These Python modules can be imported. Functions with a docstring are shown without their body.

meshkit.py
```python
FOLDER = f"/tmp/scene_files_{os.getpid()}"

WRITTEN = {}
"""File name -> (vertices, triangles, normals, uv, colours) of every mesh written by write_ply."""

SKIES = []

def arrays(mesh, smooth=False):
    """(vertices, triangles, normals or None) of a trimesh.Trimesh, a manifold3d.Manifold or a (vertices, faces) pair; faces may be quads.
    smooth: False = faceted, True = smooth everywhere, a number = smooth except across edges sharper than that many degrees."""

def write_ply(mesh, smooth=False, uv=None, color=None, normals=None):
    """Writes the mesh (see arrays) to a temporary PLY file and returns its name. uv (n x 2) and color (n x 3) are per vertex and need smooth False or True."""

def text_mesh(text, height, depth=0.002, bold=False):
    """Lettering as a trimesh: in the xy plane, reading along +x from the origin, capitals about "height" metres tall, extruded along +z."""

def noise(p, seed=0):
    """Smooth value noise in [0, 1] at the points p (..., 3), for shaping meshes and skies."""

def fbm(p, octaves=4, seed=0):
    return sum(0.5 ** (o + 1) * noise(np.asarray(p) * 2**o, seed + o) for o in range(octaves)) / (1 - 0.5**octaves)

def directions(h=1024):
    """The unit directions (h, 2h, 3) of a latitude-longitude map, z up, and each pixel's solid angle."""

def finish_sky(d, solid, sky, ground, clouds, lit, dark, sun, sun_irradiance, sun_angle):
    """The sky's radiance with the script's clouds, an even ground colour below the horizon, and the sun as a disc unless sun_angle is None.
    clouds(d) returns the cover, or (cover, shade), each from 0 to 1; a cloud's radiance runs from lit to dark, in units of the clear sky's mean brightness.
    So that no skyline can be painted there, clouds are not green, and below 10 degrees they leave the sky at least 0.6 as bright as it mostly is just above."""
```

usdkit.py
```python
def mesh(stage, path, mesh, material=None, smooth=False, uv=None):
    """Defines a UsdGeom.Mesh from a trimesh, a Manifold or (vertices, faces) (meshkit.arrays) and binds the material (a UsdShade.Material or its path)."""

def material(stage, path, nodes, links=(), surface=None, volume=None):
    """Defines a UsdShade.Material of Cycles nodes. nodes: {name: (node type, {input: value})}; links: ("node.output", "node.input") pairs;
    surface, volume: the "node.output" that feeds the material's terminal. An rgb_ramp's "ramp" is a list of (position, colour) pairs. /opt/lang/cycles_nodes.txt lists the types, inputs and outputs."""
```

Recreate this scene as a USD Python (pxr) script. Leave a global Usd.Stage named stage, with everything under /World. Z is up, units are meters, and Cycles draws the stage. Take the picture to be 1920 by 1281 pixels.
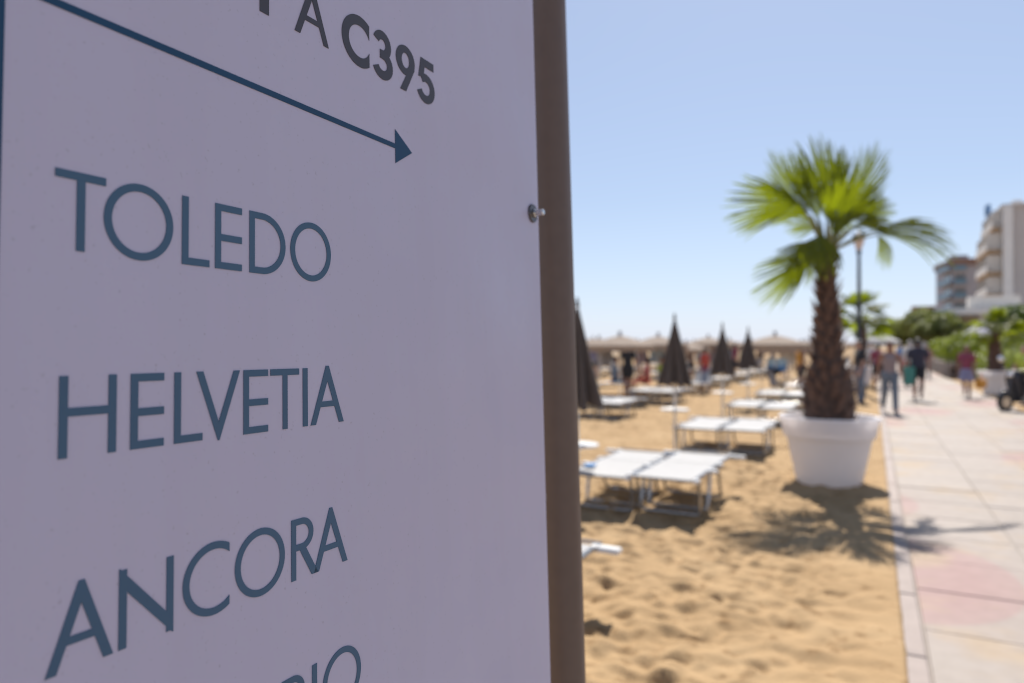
import math, random
import numpy as np, trimesh
import manifold3d as m3
from shapely.geometry import Polygon, LineString, Point, box as sbox
from shapely.ops import unary_union
from pxr import Usd, UsdGeom, UsdLux, UsdShade, Gf, Sdf
import usdkit, meshkit

stage = Usd.Stage.CreateInMemory()
UsdGeom.SetStageUpAxis(stage, 'Z'); UsdGeom.SetStageMetersPerUnit(stage, 1.0)
UsdGeom.Xform.Define(stage, '/World'); UsdGeom.Scope.Define(stage, '/World/Looks')

# ------------------------------------------------------------------ camera, sky, sun
TH = math.radians(27.48)            # the lens looks this far to the left of the promenade's direction (+y)
EYE = 1.6
PITCH = math.atan(8.5 / 1300)
CT, ST = math.cos(TH), math.sin(TH)
cam = UsdGeom.Camera.Define(stage, '/World/camera')
cam.CreateHorizontalApertureAttr(36.0); cam.CreateVerticalApertureAttr(36.0 * 683 / 1024)
cam.CreateFocalLengthAttr(36.0 * 1300 / 1920)
cam.CreateFStopAttr(3.2); cam.CreateFocusDistanceAttr(0.76)
cam.CreateClippingRangeAttr(Gf.Vec2f(0.05, 20000))
cam.CreateExposureAttr(0.6)
fw = np.array([-ST * math.cos(PITCH), CT * math.cos(PITCH), math.sin(PITCH)]); rt = np.array([CT, ST, 0.0]); up = np.cross(rt, fw)
cam.AddTransformOp().Set(Gf.Matrix4d(*rt, 0, *up, 0, *(-fw), 0, 0, 0, EYE, 1))

SUN_EL = math.radians(52.0)
SUN_AZ = math.atan2(-0.132, 0.991)   # clockwise from +y
sd = np.array([math.sin(SUN_AZ) * math.cos(SUN_EL), math.cos(SUN_AZ) * math.cos(SUN_EL), math.sin(SUN_EL)])
sun = UsdLux.DistantLight.Define(stage, '/World/sun')
sun.CreateIntensityAttr(1.25); sun.CreateAngleAttr(0.53); sun.CreateColorAttr(Gf.Vec3f(1.0, 0.945, 0.86))
sun.CreateNormalizeAttr(True)
sx = np.cross([0, 0, 1.0], sd); sx /= np.linalg.norm(sx); sy = np.cross(sd, sx)
sun.AddTransformOp().Set(Gf.Matrix4d(*sx, 0, *sy, 0, *sd, 0, 0, 0, 50, 1))
skym = usdkit.material(stage, '/World/Looks/sky_air', {
    's': ('sky_texture', {'sky_type': 'single_scattering', 'sun_disc': False, 'sun_elevation': SUN_EL, 'sun_rotation': SUN_AZ,
                          'altitude': 0.0, 'air_density': 1.0, 'aerosol_density': 0.5, 'ozone_density': 3.0}),
    'tc': ('texture_coordinate', {}), 'z': ('separate_xyz', {}),       # summer haze, the same all round, thickest at the horizon
    'hz': ('rgb_ramp', {'ramp': [(0.0, (.66,) * 3), (0.06, (.54,) * 3), (0.2, (.36,) * 3), (0.48, (.32,) * 3), (0.75, (.12,) * 3), (1.0, (.03,) * 3)]}),
    'm': ('mix', {'color2': (8.0, 9.2, 12.0)}),
    'b': ('background_shader', {'strength': 0.0645})},
    [('tc.generated', 'z.vector'), ('z.z', 'hz.fac'), ('hz.color', 'm.fac'), ('s.color', 'm.color1'), ('m.color', 'b.color')], surface='b.background')
dome = UsdLux.DomeLight.Define(stage, '/World/sky')
UsdShade.MaterialBindingAPI.Apply(dome.GetPrim()).Bind(skym)
dome.GetPrim().SetCustomDataByKey('kind', 'structure'); dome.GetPrim().SetCustomDataByKey('label', 'clear pale blue summer sky over the beach')

# ------------------------------------------------------------------ helpers
USED = {}
def numbered(parent, name):
    k = (str(parent), name); n = USED.get(k, 0); USED[k] = n + 1
    return name if n == 0 else f'{name}_{n:03d}'
def tag(p, label=None, cat=None, group=None, kind=None):
    p = p.GetPrim() if hasattr(p, 'GetPrim') else p
    for k, v in (('label', label), ('category', cat), ('group', group), ('kind', kind)):
        if v: p.SetCustomDataByKey(k, v)
    return p
def thing(name, label, cat, loc=(0, 0, 0), rz=0.0, group=None, root='/World', scale=1.0):
    x = UsdGeom.Xform.Define(stage, f'{root}/' + numbered(root, name))
    x.AddTranslateOp().Set(Gf.Vec3d(*map(float, loc))); x.AddRotateZOp().Set(math.degrees(rz))
    if scale != 1.0: x.AddScaleOp().Set(Gf.Vec3f(scale, scale, scale))
    return tag(x, label, cat, group)
def cls(name):
    x = stage.CreateClassPrim('/World/' + name) if False else stage.CreateClassPrim('/_' + name)
    return x
def copy(src, name, label, cat, loc, rz=0.0, group=None, scale=1.0):
    p = thing(name, label, cat, loc, rz, group, scale=scale)
    p.GetReferences().AddInternalReference(src.GetPath()); p.SetInstanceable(True)
    return p
def obj(name, mesh, mat, parent=None, smooth=False, **kw):
    root = '/World' if parent is None else str(parent.GetPath())
    if isinstance(mesh, list): mesh = trimesh.util.concatenate(mesh)
    m = usdkit.mesh(stage, f'{root}/' + numbered(root, name), mesh, M(mat), smooth=smooth)
    return tag(m, **kw)
def w_xy(px, Z):                     # a place on the map from its bearing and its distance ahead
    X = (px - 960) / 1300 * Z
    return X * CT - Z * ST, X * ST + Z * CT
def c2w(v):                          # lens-aligned axes (right, up, ahead) -> world
    v = np.asarray(v, float); return np.stack([v[..., 0] * CT - v[..., 2] * ST, v[..., 0] * ST + v[..., 2] * CT, v[..., 1]], -1)
def rotm(axis, ang): return trimesh.transformations.rotation_matrix(ang, axis)
def bx(size, c=(0, 0, 0), rz=0.0, rx=0.0, bevel=0.0):
    if bevel:
        s = np.array(size) / 2; pts = []
        for q in np.ndindex(2, 2, 2):
            sg = np.array(q) * 2 - 1
            for k in range(3):
                o = s.copy(); o[k] -= 0; d = np.full(3, bevel); d[k] = 0; pts.append(sg * (s - d))
        m = trimesh.convex.convex_hull(np.array(pts))
    else: m = trimesh.creation.box(size)
    if rx: m.apply_transform(rotm([1, 0, 0], rx))
    if rz: m.apply_transform(rotm([0, 0, 1], rz))
    m.apply_translation(c); return m
def tube(pts, r, n=10, caps=True):
    pts = np.asarray(pts, float); r = np.broadcast_to(np.asarray(r, float), len(pts))
    t = np.gradient(pts, axis=0); t /= np.linalg.norm(t, axis=1, keepdims=True)
    a = np.array([0, 0, 1.0]) if abs(t[0][2]) < 0.9 else np.array([1.0, 0, 0])
    V = []; b = np.cross(t[0], a); b /= np.linalg.norm(b)
    for i in range(len(pts)):
        b = b - t[i] * (b @ t[i]); b /= np.linalg.norm(b); c = np.cross(t[i], b)
        an = np.linspace(0, 2 * np.pi, n, endpoint=False)
        V.append(pts[i] + r[i] * (np.cos(an)[:, None] * b + np.sin(an)[:, None] * c))
    V = np.vstack(V); Fc = []
    for i in range(len(pts) - 1):
        for j in range(n):
            p, q = i * n + j, i * n + (j + 1) % n
            Fc += [[p, q, q + n], [p, q + n, p + n]]
    if caps:
        V = np.vstack([V, pts[0], pts[-1]]); k = len(V)
        for j in range(n):
            Fc += [[k - 2, (j + 1) % n, j], [k - 1, (len(pts) - 1) * n + j, (len(pts) - 1) * n + (j + 1) % n]]
    return trimesh.Trimesh(V, Fc, process=False)
def lathe(prof, n=40, c=(0, 0, 0)):
    prof = np.asarray(prof, float); an = np.linspace(0, 2 * np.pi, n, endpoint=False)
    V = np.stack([np.outer(prof[:, 0], np.cos(an)), np.outer(prof[:, 0], np.sin(an)), np.repeat(prof[:, 1:2], n, 1)], -1).reshape(-1, 3)
    Fc = []
    for i in range(len(prof) - 1):
        for j in range(n):
            p, q = i * n + j, i * n + (j + 1) % n
            Fc += [[p, q, q + n], [p, q + n, p + n]]
    return trimesh.Trimesh(V + np.array(c), Fc, process=False)
def ball(r, c, s=(1, 1, 1), sub=2):
    m = trimesh.creation.icosphere(sub, 1.0); m.vertices = m.vertices * np.array(s) * r + np.array(c); return m
FIB = np.array([[math.sqrt(max(0, 1 - z * z)) * math.cos(i * 2.39996), math.sqrt(max(0, 1 - z * z)) * math.sin(i * 2.39996), z] for i, z in enumerate(np.linspace(-1, 1, 34))])
def blob(*balls):                    # hull of balls (centre, radius or radii)
    return m3.Manifold.hull_points(np.vstack([np.asarray(c, float) + FIB * np.asarray(r, float) for c, r in balls]))
def joined(ms, edge=0.0, it=0):
    m = m3.Manifold.batch_boolean(ms, m3.OpType.Add)
    if edge: m = m.refine_to_length(edge)
    me = m.to_mesh(); t = trimesh.Trimesh(me.vert_properties[:, :3], me.tri_verts, process=True)
    if it: trimesh.smoothing.filter_taubin(t, iterations=it)
    return t

# ------------------------------------------------------------------ materials
MATS = {}
def M(name):
    return MATS[name]
def lin(c):
    c = np.array(c, float) / 255; return np.where(c < .04045, c / 12.92, ((c + .055) / 1.055) ** 2.4)
def plain(name, col, rough=0.6, metal=0.0, var=0.12, scale=6.0, bump=0.0, bscale=60.0, spec=0.5, sheen=0.0, trans=0.0):
    col = np.array(col, float); n = {'g': ('geometry', {}), 'n': ('noise_texture', {'scale': scale, 'detail': 4.0}),
         'r': ('rgb_ramp', {'ramp': [(0.25, tuple(col * (1 - var))), (0.75, tuple(np.minimum(col * (1 + var), 1)))]}),
         'p': ('principled_bsdf', {'roughness': rough, 'metallic': metal, 'specular_ior_level': spec, 'sheen_weight': sheen})}
    l = [('g.position', 'n.vector'), ('n.fac', 'r.fac'), ('r.color', 'p.base_color')]
    if bump:
        n['bn'] = ('noise_texture', {'scale': bscale, 'detail': 3.0}); n['b'] = ('bump', {'strength': bump, 'distance': 0.01})
        l += [('g.position', 'bn.vector'), ('bn.fac', 'b.height'), ('b.normal', 'p.normal')]
    s = 'p.BSDF'
    if trans:
        n['t'] = ('translucent_bsdf', {}); n['m'] = ('mix_closure', {'fac': trans}); l += [('r.color', 't.color'), ('p.BSDF', 'm.closure1'), ('t.BSDF', 'm.closure2')]; s = 'm.closure'
    MATS[name] = usdkit.material(stage, '/World/Looks/' + name, n, l, surface=s)
def leaf(name, a, b, tcol, fac=0.45, scale=3.0, rough=0.45):
    MATS[name] = usdkit.material(stage, '/World/Looks/' + name, {
        'g': ('geometry', {}), 'n': ('noise_texture', {'scale': scale, 'detail': 3.0}),
        'r': ('rgb_ramp', {'ramp': [(0.3, a), (0.7, b)]}), 'i': ('rgb_ramp', {'ramp': [(0.0, tuple(np.array(a) * .7)), (1.0, b)]}),
        'mx': ('mix', {'fac': 0.5}), 'p': ('principled_bsdf', {'roughness': rough}), 't': ('translucent_bsdf', {'color': tcol}), 'm': ('mix_closure', {'fac': fac})},
        [('g.position', 'n.vector'), ('n.fac', 'r.fac'), ('g.random_per_island', 'i.fac'), ('r.color', 'mx.color1'), ('i.color', 'mx.color2'), ('mx.color', 'p.base_color'),
         ('p.BSDF', 'm.closure1'), ('t.BSDF', 'm.closure2')], surface='m.closure')

# sand: two scales of colour, grain and ripples
MATS['sand'] = usdkit.material(stage, '/World/Looks/sand', {
    'g': ('geometry', {}), 'n': ('noise_texture', {'scale': 1.1, 'detail': 6.0, 'roughness': 0.6}),
    'r': ('rgb_ramp', {'ramp': [(0.25, (0.326, 0.217, 0.115)), (0.5, (0.384, 0.262, 0.144)), (0.8, (0.430, 0.306, 0.177))]}),
    'd': ('noise_texture', {'scale': 8.5, 'detail': 3.0, 'roughness': 0.55}), 'dr': ('rgb_ramp', {'ramp': [(0.30, (0.66, 0.61, 0.56)), (0.44, (1.0, 1.0, 1.0))]}), 'mx0': ('mix', {'mix_type': 'multiply', 'fac': 1.0}),
    'f': ('noise_texture', {'scale': 900.0, 'detail': 2.0}), 'fr': ('rgb_ramp', {'ramp': [(0.3, (0.75, 0.74, 0.72)), (0.7, (1.12, 1.12, 1.12))]}),
    'mx': ('mix', {'mix_type': 'multiply', 'fac': 1.0}),
    'n2': ('noise_texture', {'scale': 14.0, 'detail': 6.0, 'roughness': 0.65}), 'b': ('bump', {'strength': 0.55, 'distance': 0.02}),
    'p': ('principled_bsdf', {'roughness': 0.95, 'specular_ior_level': 0.15})},
    [('g.position', 'n.vector'), ('g.position', 'f.vector'), ('g.position', 'n2.vector'), ('n.fac', 'r.fac'), ('f.fac', 'fr.fac'), ('r.color', 'mx0.color1'), ('g.position', 'd.vector'), ('d.fac', 'dr.fac'), ('dr.color', 'mx0.color2'), ('mx0.color', 'mx.color1'), ('fr.color', 'mx.color2'),
     ('mx.color', 'p.base_color'), ('n2.fac', 'b.height'), ('b.normal', 'p.normal')], surface='p.BSDF')
# paving: cream terrazzo with rose and ochre waves printed across the slabs
def paving(name, tint):
    MATS[name] = usdkit.material(stage, '/World/Looks/' + name, {
        'g': ('geometry', {}), 'm': ('mapping', {'scale': (0.62, 0.42, 0.0), 'location': (1.35, 0.30, 0.0)}),
        'v': ('voronoi_texture', {'scale': 0.9, 'feature': 'smooth_f1', 'smoothness': 0.35, 'dimensions': '3D'}),
        'rp': ('rgb_ramp', {'ramp': [(0.0, (0.9, 0.9, 0.9)), (0.25, (1, 1, 1)), (0.385, (0.75, 0.75, 0.75)), (0.40, (0.12, 0.12, 0.12)), (0.56, (0.0, 0.0, 0.0)), (1.0, (0, 0, 0))]}),
        'no': ('noise_texture', {'scale': 1.3, 'detail': 3.0}), 'ro': ('rgb_ramp', {'ramp': [(0.52, (0, 0, 0)), (0.68, (0.85, 0.85, 0.85))]}),
        'n': ('noise_texture', {'scale': 9.0, 'detail': 6.0}), 'rn': ('rgb_ramp', {'ramp': [(0.3, (0.90, 0.89, 0.88)), (0.7, (1.04, 1.04, 1.04))]}),
        'sp': ('noise_texture', {'scale': 260.0, 'detail': 2.0}), 'rs': ('rgb_ramp', {'ramp': [(0.3, (0.84, 0.83, 0.82)), (0.6, (1.03, 1.03, 1.03))]}),
        'c1': ('mix', {'color1': tuple(np.array((0.288, 0.245, 0.216)) * tint), 'color2': tuple(np.array((0.292, 0.180, 0.168)) * tint)}),
        'c2': ('mix', {'color2': (0.325, 0.238, 0.152)}), 'k1': ('mix', {'mix_type': 'multiply', 'fac': 1.0}), 'k2': ('mix', {'mix_type': 'multiply', 'fac': 1.0}),
        'b': ('bump', {'strength': 0.15, 'distance': 0.003}), 'p': ('principled_bsdf', {'roughness': 0.62, 'specular_ior_level': 0.35})},
        [('g.position', 'm.vector'), ('m.vector', 'v.vector'), ('v.distance', 'rp.fac'), ('g.position', 'no.vector'), ('no.fac', 'ro.fac'), ('g.position', 'n.vector'), ('n.fac', 'rn.fac'),
         ('g.position', 'sp.vector'), ('sp.fac', 'rs.fac'), ('rp.color', 'c1.fac'), ('c1.color', 'c2.color1'), ('ro.color', 'c2.fac'), ('c2.color', 'k1.color1'), ('rn.color', 'k1.color2'),
         ('k1.color', 'k2.color1'), ('rs.color', 'k2.color2'), ('k2.color', 'p.base_color'), ('sp.fac', 'b.height'), ('b.normal', 'p.normal')], surface='p.BSDF')
for i, t in enumerate((1.0, 0.96, 1.03)): paving(f'paving_{i}', t)
plain('joint', (0.275, 0.238, 0.21), 0.9, bump=0.4)
plain('kerb', (0.298, 0.244, 0.221), 0.75, bump=0.3, bscale=200)
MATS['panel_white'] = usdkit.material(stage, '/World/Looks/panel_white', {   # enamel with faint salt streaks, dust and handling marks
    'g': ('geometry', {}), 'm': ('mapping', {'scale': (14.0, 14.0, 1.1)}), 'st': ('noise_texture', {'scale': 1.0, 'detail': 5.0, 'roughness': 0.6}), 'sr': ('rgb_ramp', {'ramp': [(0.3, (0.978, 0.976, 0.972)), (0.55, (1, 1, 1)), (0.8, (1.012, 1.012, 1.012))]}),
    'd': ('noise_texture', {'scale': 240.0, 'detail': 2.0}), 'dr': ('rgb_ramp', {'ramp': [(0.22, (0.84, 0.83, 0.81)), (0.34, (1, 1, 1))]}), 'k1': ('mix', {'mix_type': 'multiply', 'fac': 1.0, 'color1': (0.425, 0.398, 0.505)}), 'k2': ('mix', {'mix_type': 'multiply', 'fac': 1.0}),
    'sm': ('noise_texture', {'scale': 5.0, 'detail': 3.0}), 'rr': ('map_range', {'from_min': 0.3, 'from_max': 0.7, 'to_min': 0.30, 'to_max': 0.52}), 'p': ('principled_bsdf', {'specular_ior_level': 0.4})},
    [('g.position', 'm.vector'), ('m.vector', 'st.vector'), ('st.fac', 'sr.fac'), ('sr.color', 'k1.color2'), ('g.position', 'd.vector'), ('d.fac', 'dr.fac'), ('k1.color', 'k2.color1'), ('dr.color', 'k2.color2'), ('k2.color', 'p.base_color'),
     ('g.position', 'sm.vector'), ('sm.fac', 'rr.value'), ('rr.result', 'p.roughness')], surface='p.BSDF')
plain('panel_edge', (0.55, 0.54, 0.55), 0.5, var=0.05)
plain('print_teal', (0.046, 0.097, 0.160), 0.5, var=0.05, spec=0.3)
plain('print_navy', (0.007, 0.043, 0.098), 0.5, var=0.05, spec=0.3)
plain('print_grey', (0.050, 0.048, 0.060), 0.5, var=0.05, spec=0.3)
plain('bronze', (0.115, 0.078, 0.060), 0.48, metal=0.15, var=0.06, scale=40, bump=0.05, bscale=400)
plain('steel', (0.62, 0.60, 0.57), 0.22, metal=1.0, var=0.1, scale=60)
plain('dark_steel', (0.10, 0.09, 0.09), 0.35, metal=0.8)
plain('alu', (0.42, 0.41, 0.40), 0.22, metal=0.9, var=0.06, scale=30)
plain('white_plastic', (0.607, 0.599, 0.590), 0.40, var=0.03)
plain('pot_white', (0.93, 0.91, 0.92), 0.38, var=0.025, scale=2.5, trans=0.45)
plain('sling', (0.434, 0.430, 0.434), 0.75, var=0.05, scale=8, bump=0.3, bscale=500, trans=0.12)
plain('umbrella_brown', (0.080, 0.060, 0.050), 0.85, var=0.15, scale=12, bump=0.3, bscale=400, sheen=0.1)
plain('canvas_beige', (0.410, 0.332, 0.275), 0.85, var=0.06, scale=5, trans=0.42)
plain('pole_white', (0.574, 0.566, 0.541), 0.4, var=0.04)
plain('iron', (0.032, 0.034, 0.040), 0.45, metal=0.3)
plain('lamp_glass', (0.75, 0.66, 0.62), 0.3, trans=0.4)
plain('soil', (0.045, 0.032, 0.022), 0.95, bump=0.8, bscale=60)
plain('bark', (0.085, 0.050, 0.036), 0.95, var=0.45, scale=22, bump=0.8, bscale=70)
plain('boots', (0.111, 0.062, 0.044), 0.9, var=0.45, scale=30, bump=0.6, bscale=120)
plain('petiole', (0.16, 0.16, 0.05), 0.28, var=0.2)
leaf('palm_leaf', (0.048, 0.074, 0.004), (0.10, 0.122, 0.006), (0.235, 0.29, 0.004), 0.55)
leaf('palm_dry', (0.12, 0.10, 0.03), (0.20, 0.17, 0.06), (0.35, 0.28, 0.05), 0.4)
leaf('pine_leaf', (0.085, 0.11, 0.030), (0.17, 0.19, 0.06), (0.32, 0.36, 0.07), 0.3, 1.0)
leaf('hedge_leaf', (0.045, 0.085, 0.010), (0.12, 0.16, 0.025), (0.28, 0.34, 0.03), 0.4, 1.5)
leaf('shrub_leaf', (0.025, 0.060, 0.010), (0.065, 0.105, 0.018), (0.15, 0.22, 0.02), 0.35, 1.5)
plain('wood', (0.10, 0.07, 0.05), 0.8, var=0.3)
plain('stone_wall', (0.164, 0.127, 0.107), 0.9, var=0.2, bump=0.5, bscale=20)
plain('plaster_white', (0.696, 0.677, 0.648), 0.85, var=0.04, scale=0.6)
plain('plaster_beige', (0.484, 0.450, 0.431), 0.85, var=0.05, scale=0.3)
plain('plaster_cream', (0.599, 0.562, 0.513), 0.85, var=0.05, scale=0.3)
plain('plaster_grey', (0.328, 0.312, 0.328), 0.85, var=0.06, scale=0.3)
plain('slab_ochre', (0.492, 0.353, 0.221), 0.8, var=0.06)
plain('teal_balcony', (0.10, 0.20, 0.26), 0.4, var=0.1)
plain('roof_brown', (0.20, 0.12, 0.09), 0.8, var=0.15)
plain('window_dark', (0.05, 0.065, 0.08), 0.12, var=0.1)
plain('blue_paint', (0.05, 0.15, 0.33), 0.4)
plain('skin', (0.42, 0.24, 0.165), 0.5, var=0.06, scale=12)
plain('skin_tan', (0.24, 0.115, 0.07), 0.5, var=0.06, scale=12)
plain('hair_brown', (0.055, 0.028, 0.018), 0.55)
plain('hair_black', (0.018, 0.015, 0.014), 0.5)
plain('hair_grey', (0.36, 0.34, 0.33), 0.6)
for nm, c in dict(cloth_taupe=(0.24, 0.185, 0.18), cloth_slate=(0.125, 0.15, 0.185), cloth_navy=(0.030, 0.028, 0.045), cloth_black=(0.014, 0.014, 0.018), cloth_teal=(0.06, 0.21, 0.17),
                  cloth_maroon=(0.22, 0.045, 0.075), cloth_lilac=(0.23, 0.22, 0.33), cloth_jeans=(0.085, 0.115, 0.165), cloth_orange=(0.508, 0.115, 0.025), cloth_amber=(0.533, 0.246, 0.033),
                  cloth_pink=(0.508, 0.164, 0.164), cloth_lime=(0.410, 0.476, 0.049), cloth_red=(0.42, 0.06, 0.04), cloth_blue=(0.09, 0.22, 0.45), cloth_white=(0.574, 0.566, 0.558), cloth_grey=(0.28, 0.27, 0.28), cloth_sky=(0.35, 0.50, 0.62)).items():
    plain(nm, c, 0.85, var=0.12, scale=14, bump=0.25, bscale=200, sheen=0.1)
plain('rubber', (0.02, 0.02, 0.02), 0.7)
plain('scooter_paint', (0.018, 0.018, 0.022), 0.3)
plain('magenta_paint', (0.32, 0.05, 0.12), 0.35)
plain('mirror', (0.85, 0.85, 0.85), 0.08, metal=1.0, var=0.01)
MATS['sea'] = usdkit.material(stage, '/World/Looks/sea', {'g': ('geometry', {}), 'n': ('noise_texture', {'scale': 0.8, 'detail': 5.0}), 'b': ('bump', {'strength': 0.4, 'distance': 0.2}),
    'p': ('principled_bsdf', {'base_color': (0.02, 0.09, 0.11), 'roughness': 0.12})}, [('g.position', 'n.vector'), ('n.fac', 'b.height'), ('b.normal', 'p.normal')], surface='p.BSDF')

# ------------------------------------------------------------------ ground
def axis(*spans):
    out = []
    for a, b, n in spans: out += list(np.linspace(a, b, n, endpoint=False))
    return np.array(out + [spans[-1][1]])
gx = axis((-3000, -300, 8), (-300, -60, 24), (-60, -7, 110), (-7, -3, 64), (-3, 0.06, 122), (0.06, 0.15, 3), (0.15, 0.30, 3), (0.30, 3.1, 8), (3.1, 3.4, 4), (3.4, 8, 30), (8, 60, 26), (60, 3000, 10))
gy = axis((-3000, -30, 8), (-30, 0.5, 30), (0.5, 10, 380), (10, 30, 260), (30, 120, 110), (120, 400, 24), (400, 6000, 10))
GX, GY = np.meshgrid(gx, gy, indexing='ij')
def sand_z(x, y):
    p = np.stack([x, y, np.zeros_like(x)], -1)
    h = (meshkit.fbm(p * np.array([1.7, 2.4, 1]), 3, 3) - .5) * 0.024 + (meshkit.noise(p * np.array([8.0, 11.0, 1]) + 5.1, 11) - .5) * 0.058 + (meshkit.noise(p * 17.0 + 2.1, 12) - .5) * 0.030
    d = meshkit.noise(p * np.array([7.5, 9.5, 1]) + 31.7, 23)          # foot-sized dents
    h -= 0.036 * np.clip((d - 0.60) / 0.2, 0, 1) ** 1.2 - 0.007
    lip = 0.034 * np.clip(1 - np.abs(x - 0.06) / 0.6, 0, 1) * (y > -20) * (y < 290)
    near = np.clip((0.24 - x) / 0.7, 0, 1) * np.clip(1 - (np.hypot(x, y) - 60) / 80, 0, 1)
    edge = np.clip((x - 3.22) / 0.4, 0, 1) * np.clip((9 - x) / 3, 0, 1)
    under = (x > 0.17) & (x < 3.23)
    z = h * np.maximum(near, 0.5 * edge) + lip
    z = np.where(under, -0.12, z)
    return z - np.clip((-x - 62) / 20, 0, 1) * 2.0
GZ = sand_z(GX, GY)
nx, ny = GX.shape; ii = np.arange(nx * ny).reshape(nx, ny)
quads = np.stack([ii[:-1, :-1], ii[1:, :-1], ii[1:, 1:], ii[:-1, 1:]], -1).reshape(-1, 4)
obj('sand', (np.stack([GX, GY, GZ], -1).reshape(-1, 3), quads), 'sand', smooth=True, kind='structure', label='golden beach sand full of footprints left of the promenade')
obj('sea', trimesh.Trimesh([[-6000, -6000, -0.9], [-66, -6000, -0.9], [-66, 9000, -0.9], [-6000, 9000, -0.9]], [[0, 1, 2], [0, 2, 3]]), 'sea', kind='structure', label='flat calm sea beyond the beach umbrellas')

prom = thing('promenade', 'pale paved promenade with rose and cream slabs beside the sand', None); tag(prom, kind='structure')
obj('paving_bed', bx((3.06, 306, 0.10), (1.695, 147, -0.0302)), 'joint', prom)
rnd = random.Random(4)
TY = [1.52 + 0.742 * k for k in range(440)]
far = {0: [], 1: [], 2: []}
for k, y in enumerate(TY):
    if y > 290: break
    for c in range(4):
        x = 0.246 + 0.742 * c
        w = 0.006 + 0.003 * rnd.random(); dz = rnd.uniform(-0.003, 0.003)
        b = bx((0.742 - w, 0.742 - w, 0.05), (x + 0.371, y + 0.371, 0.0 + dz), rz=rnd.uniform(-.003, .003), bevel=0.006)
        v = rnd.randrange(3)
        if y < 30: obj('paving_slab', b, f'paving_{v}', prom)
        else: far[v].append(b)
for v in far: obj('paving_field', far[v], f'paving_{v}', prom, kind='stuff')
for k in range(36):
    y = 1.1 + 0.99 * k
    obj('kerb_stone', bx((0.098, 0.98, 0.075), (0.190, y + 0.495, -0.006 + rnd.uniform(-.003, .003)), bevel=0.008), 'kerb', prom)
obj('kerb_run', bx((0.098, 255, 0.075), (0.190, 36.8 + 127.5, -0.006), bevel=0.008), 'kerb', prom)

# ------------------------------------------------------------------ the sign
def ray(px, py):
    d = np.array([(px - 960) / 1300, (640.5 - py) / 1300, 1.0]); c, s = math.cos(PITCH), math.sin(PITCH)
    return np.array([d[0], d[1] * c + d[2] * s, -d[1] * s + d[2] * c])
U = c2w(np.array([0.46462862, -0.00472389, 0.88549304])); V = c2w(np.array([-0.02366537, 0.99802989, 0.05810579]))
P0 = c2w(np.array([-0.198769, 0.0, 0.760016])) + np.array([0, 0, EYE])
N = np.cross(U, V); N /= np.linalg.norm(N)
if N @ (np.array([0, 0, EYE]) - P0) < 0: N = -N
def on_sign(mesh, lift=0.0):          # (a, b, height above the face) -> world
    mesh = mesh.copy(); v = mesh.vertices
    mesh.vertices = P0 + v[:, :1] * U + v[:, 1:2] * V + (v[:, 2:3] + lift) * N
    if np.linalg.det(np.stack([U, V, N])) < 0: mesh.invert()
    return mesh
def flat(poly, h=0.0005):
    gs = getattr(poly, 'geoms', [poly])
    return trimesh.util.concatenate([trimesh.creation.extrude_polygon(g, h, engine='earcut') for g in gs if g.area > 1e-8])
sign = thing('direction_sign', 'tall white beach direction sign with teal lettering and an arrow on a brown post', 'sign')
BTOP, BBOT, AL, AR = 0.72, -1.28, -0.365, 0.5425
obj('panel', on_sign(flat(sbox(AL, BBOT, AR, BTOP), 0.004), -0.004), 'panel_white', sign)
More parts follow.
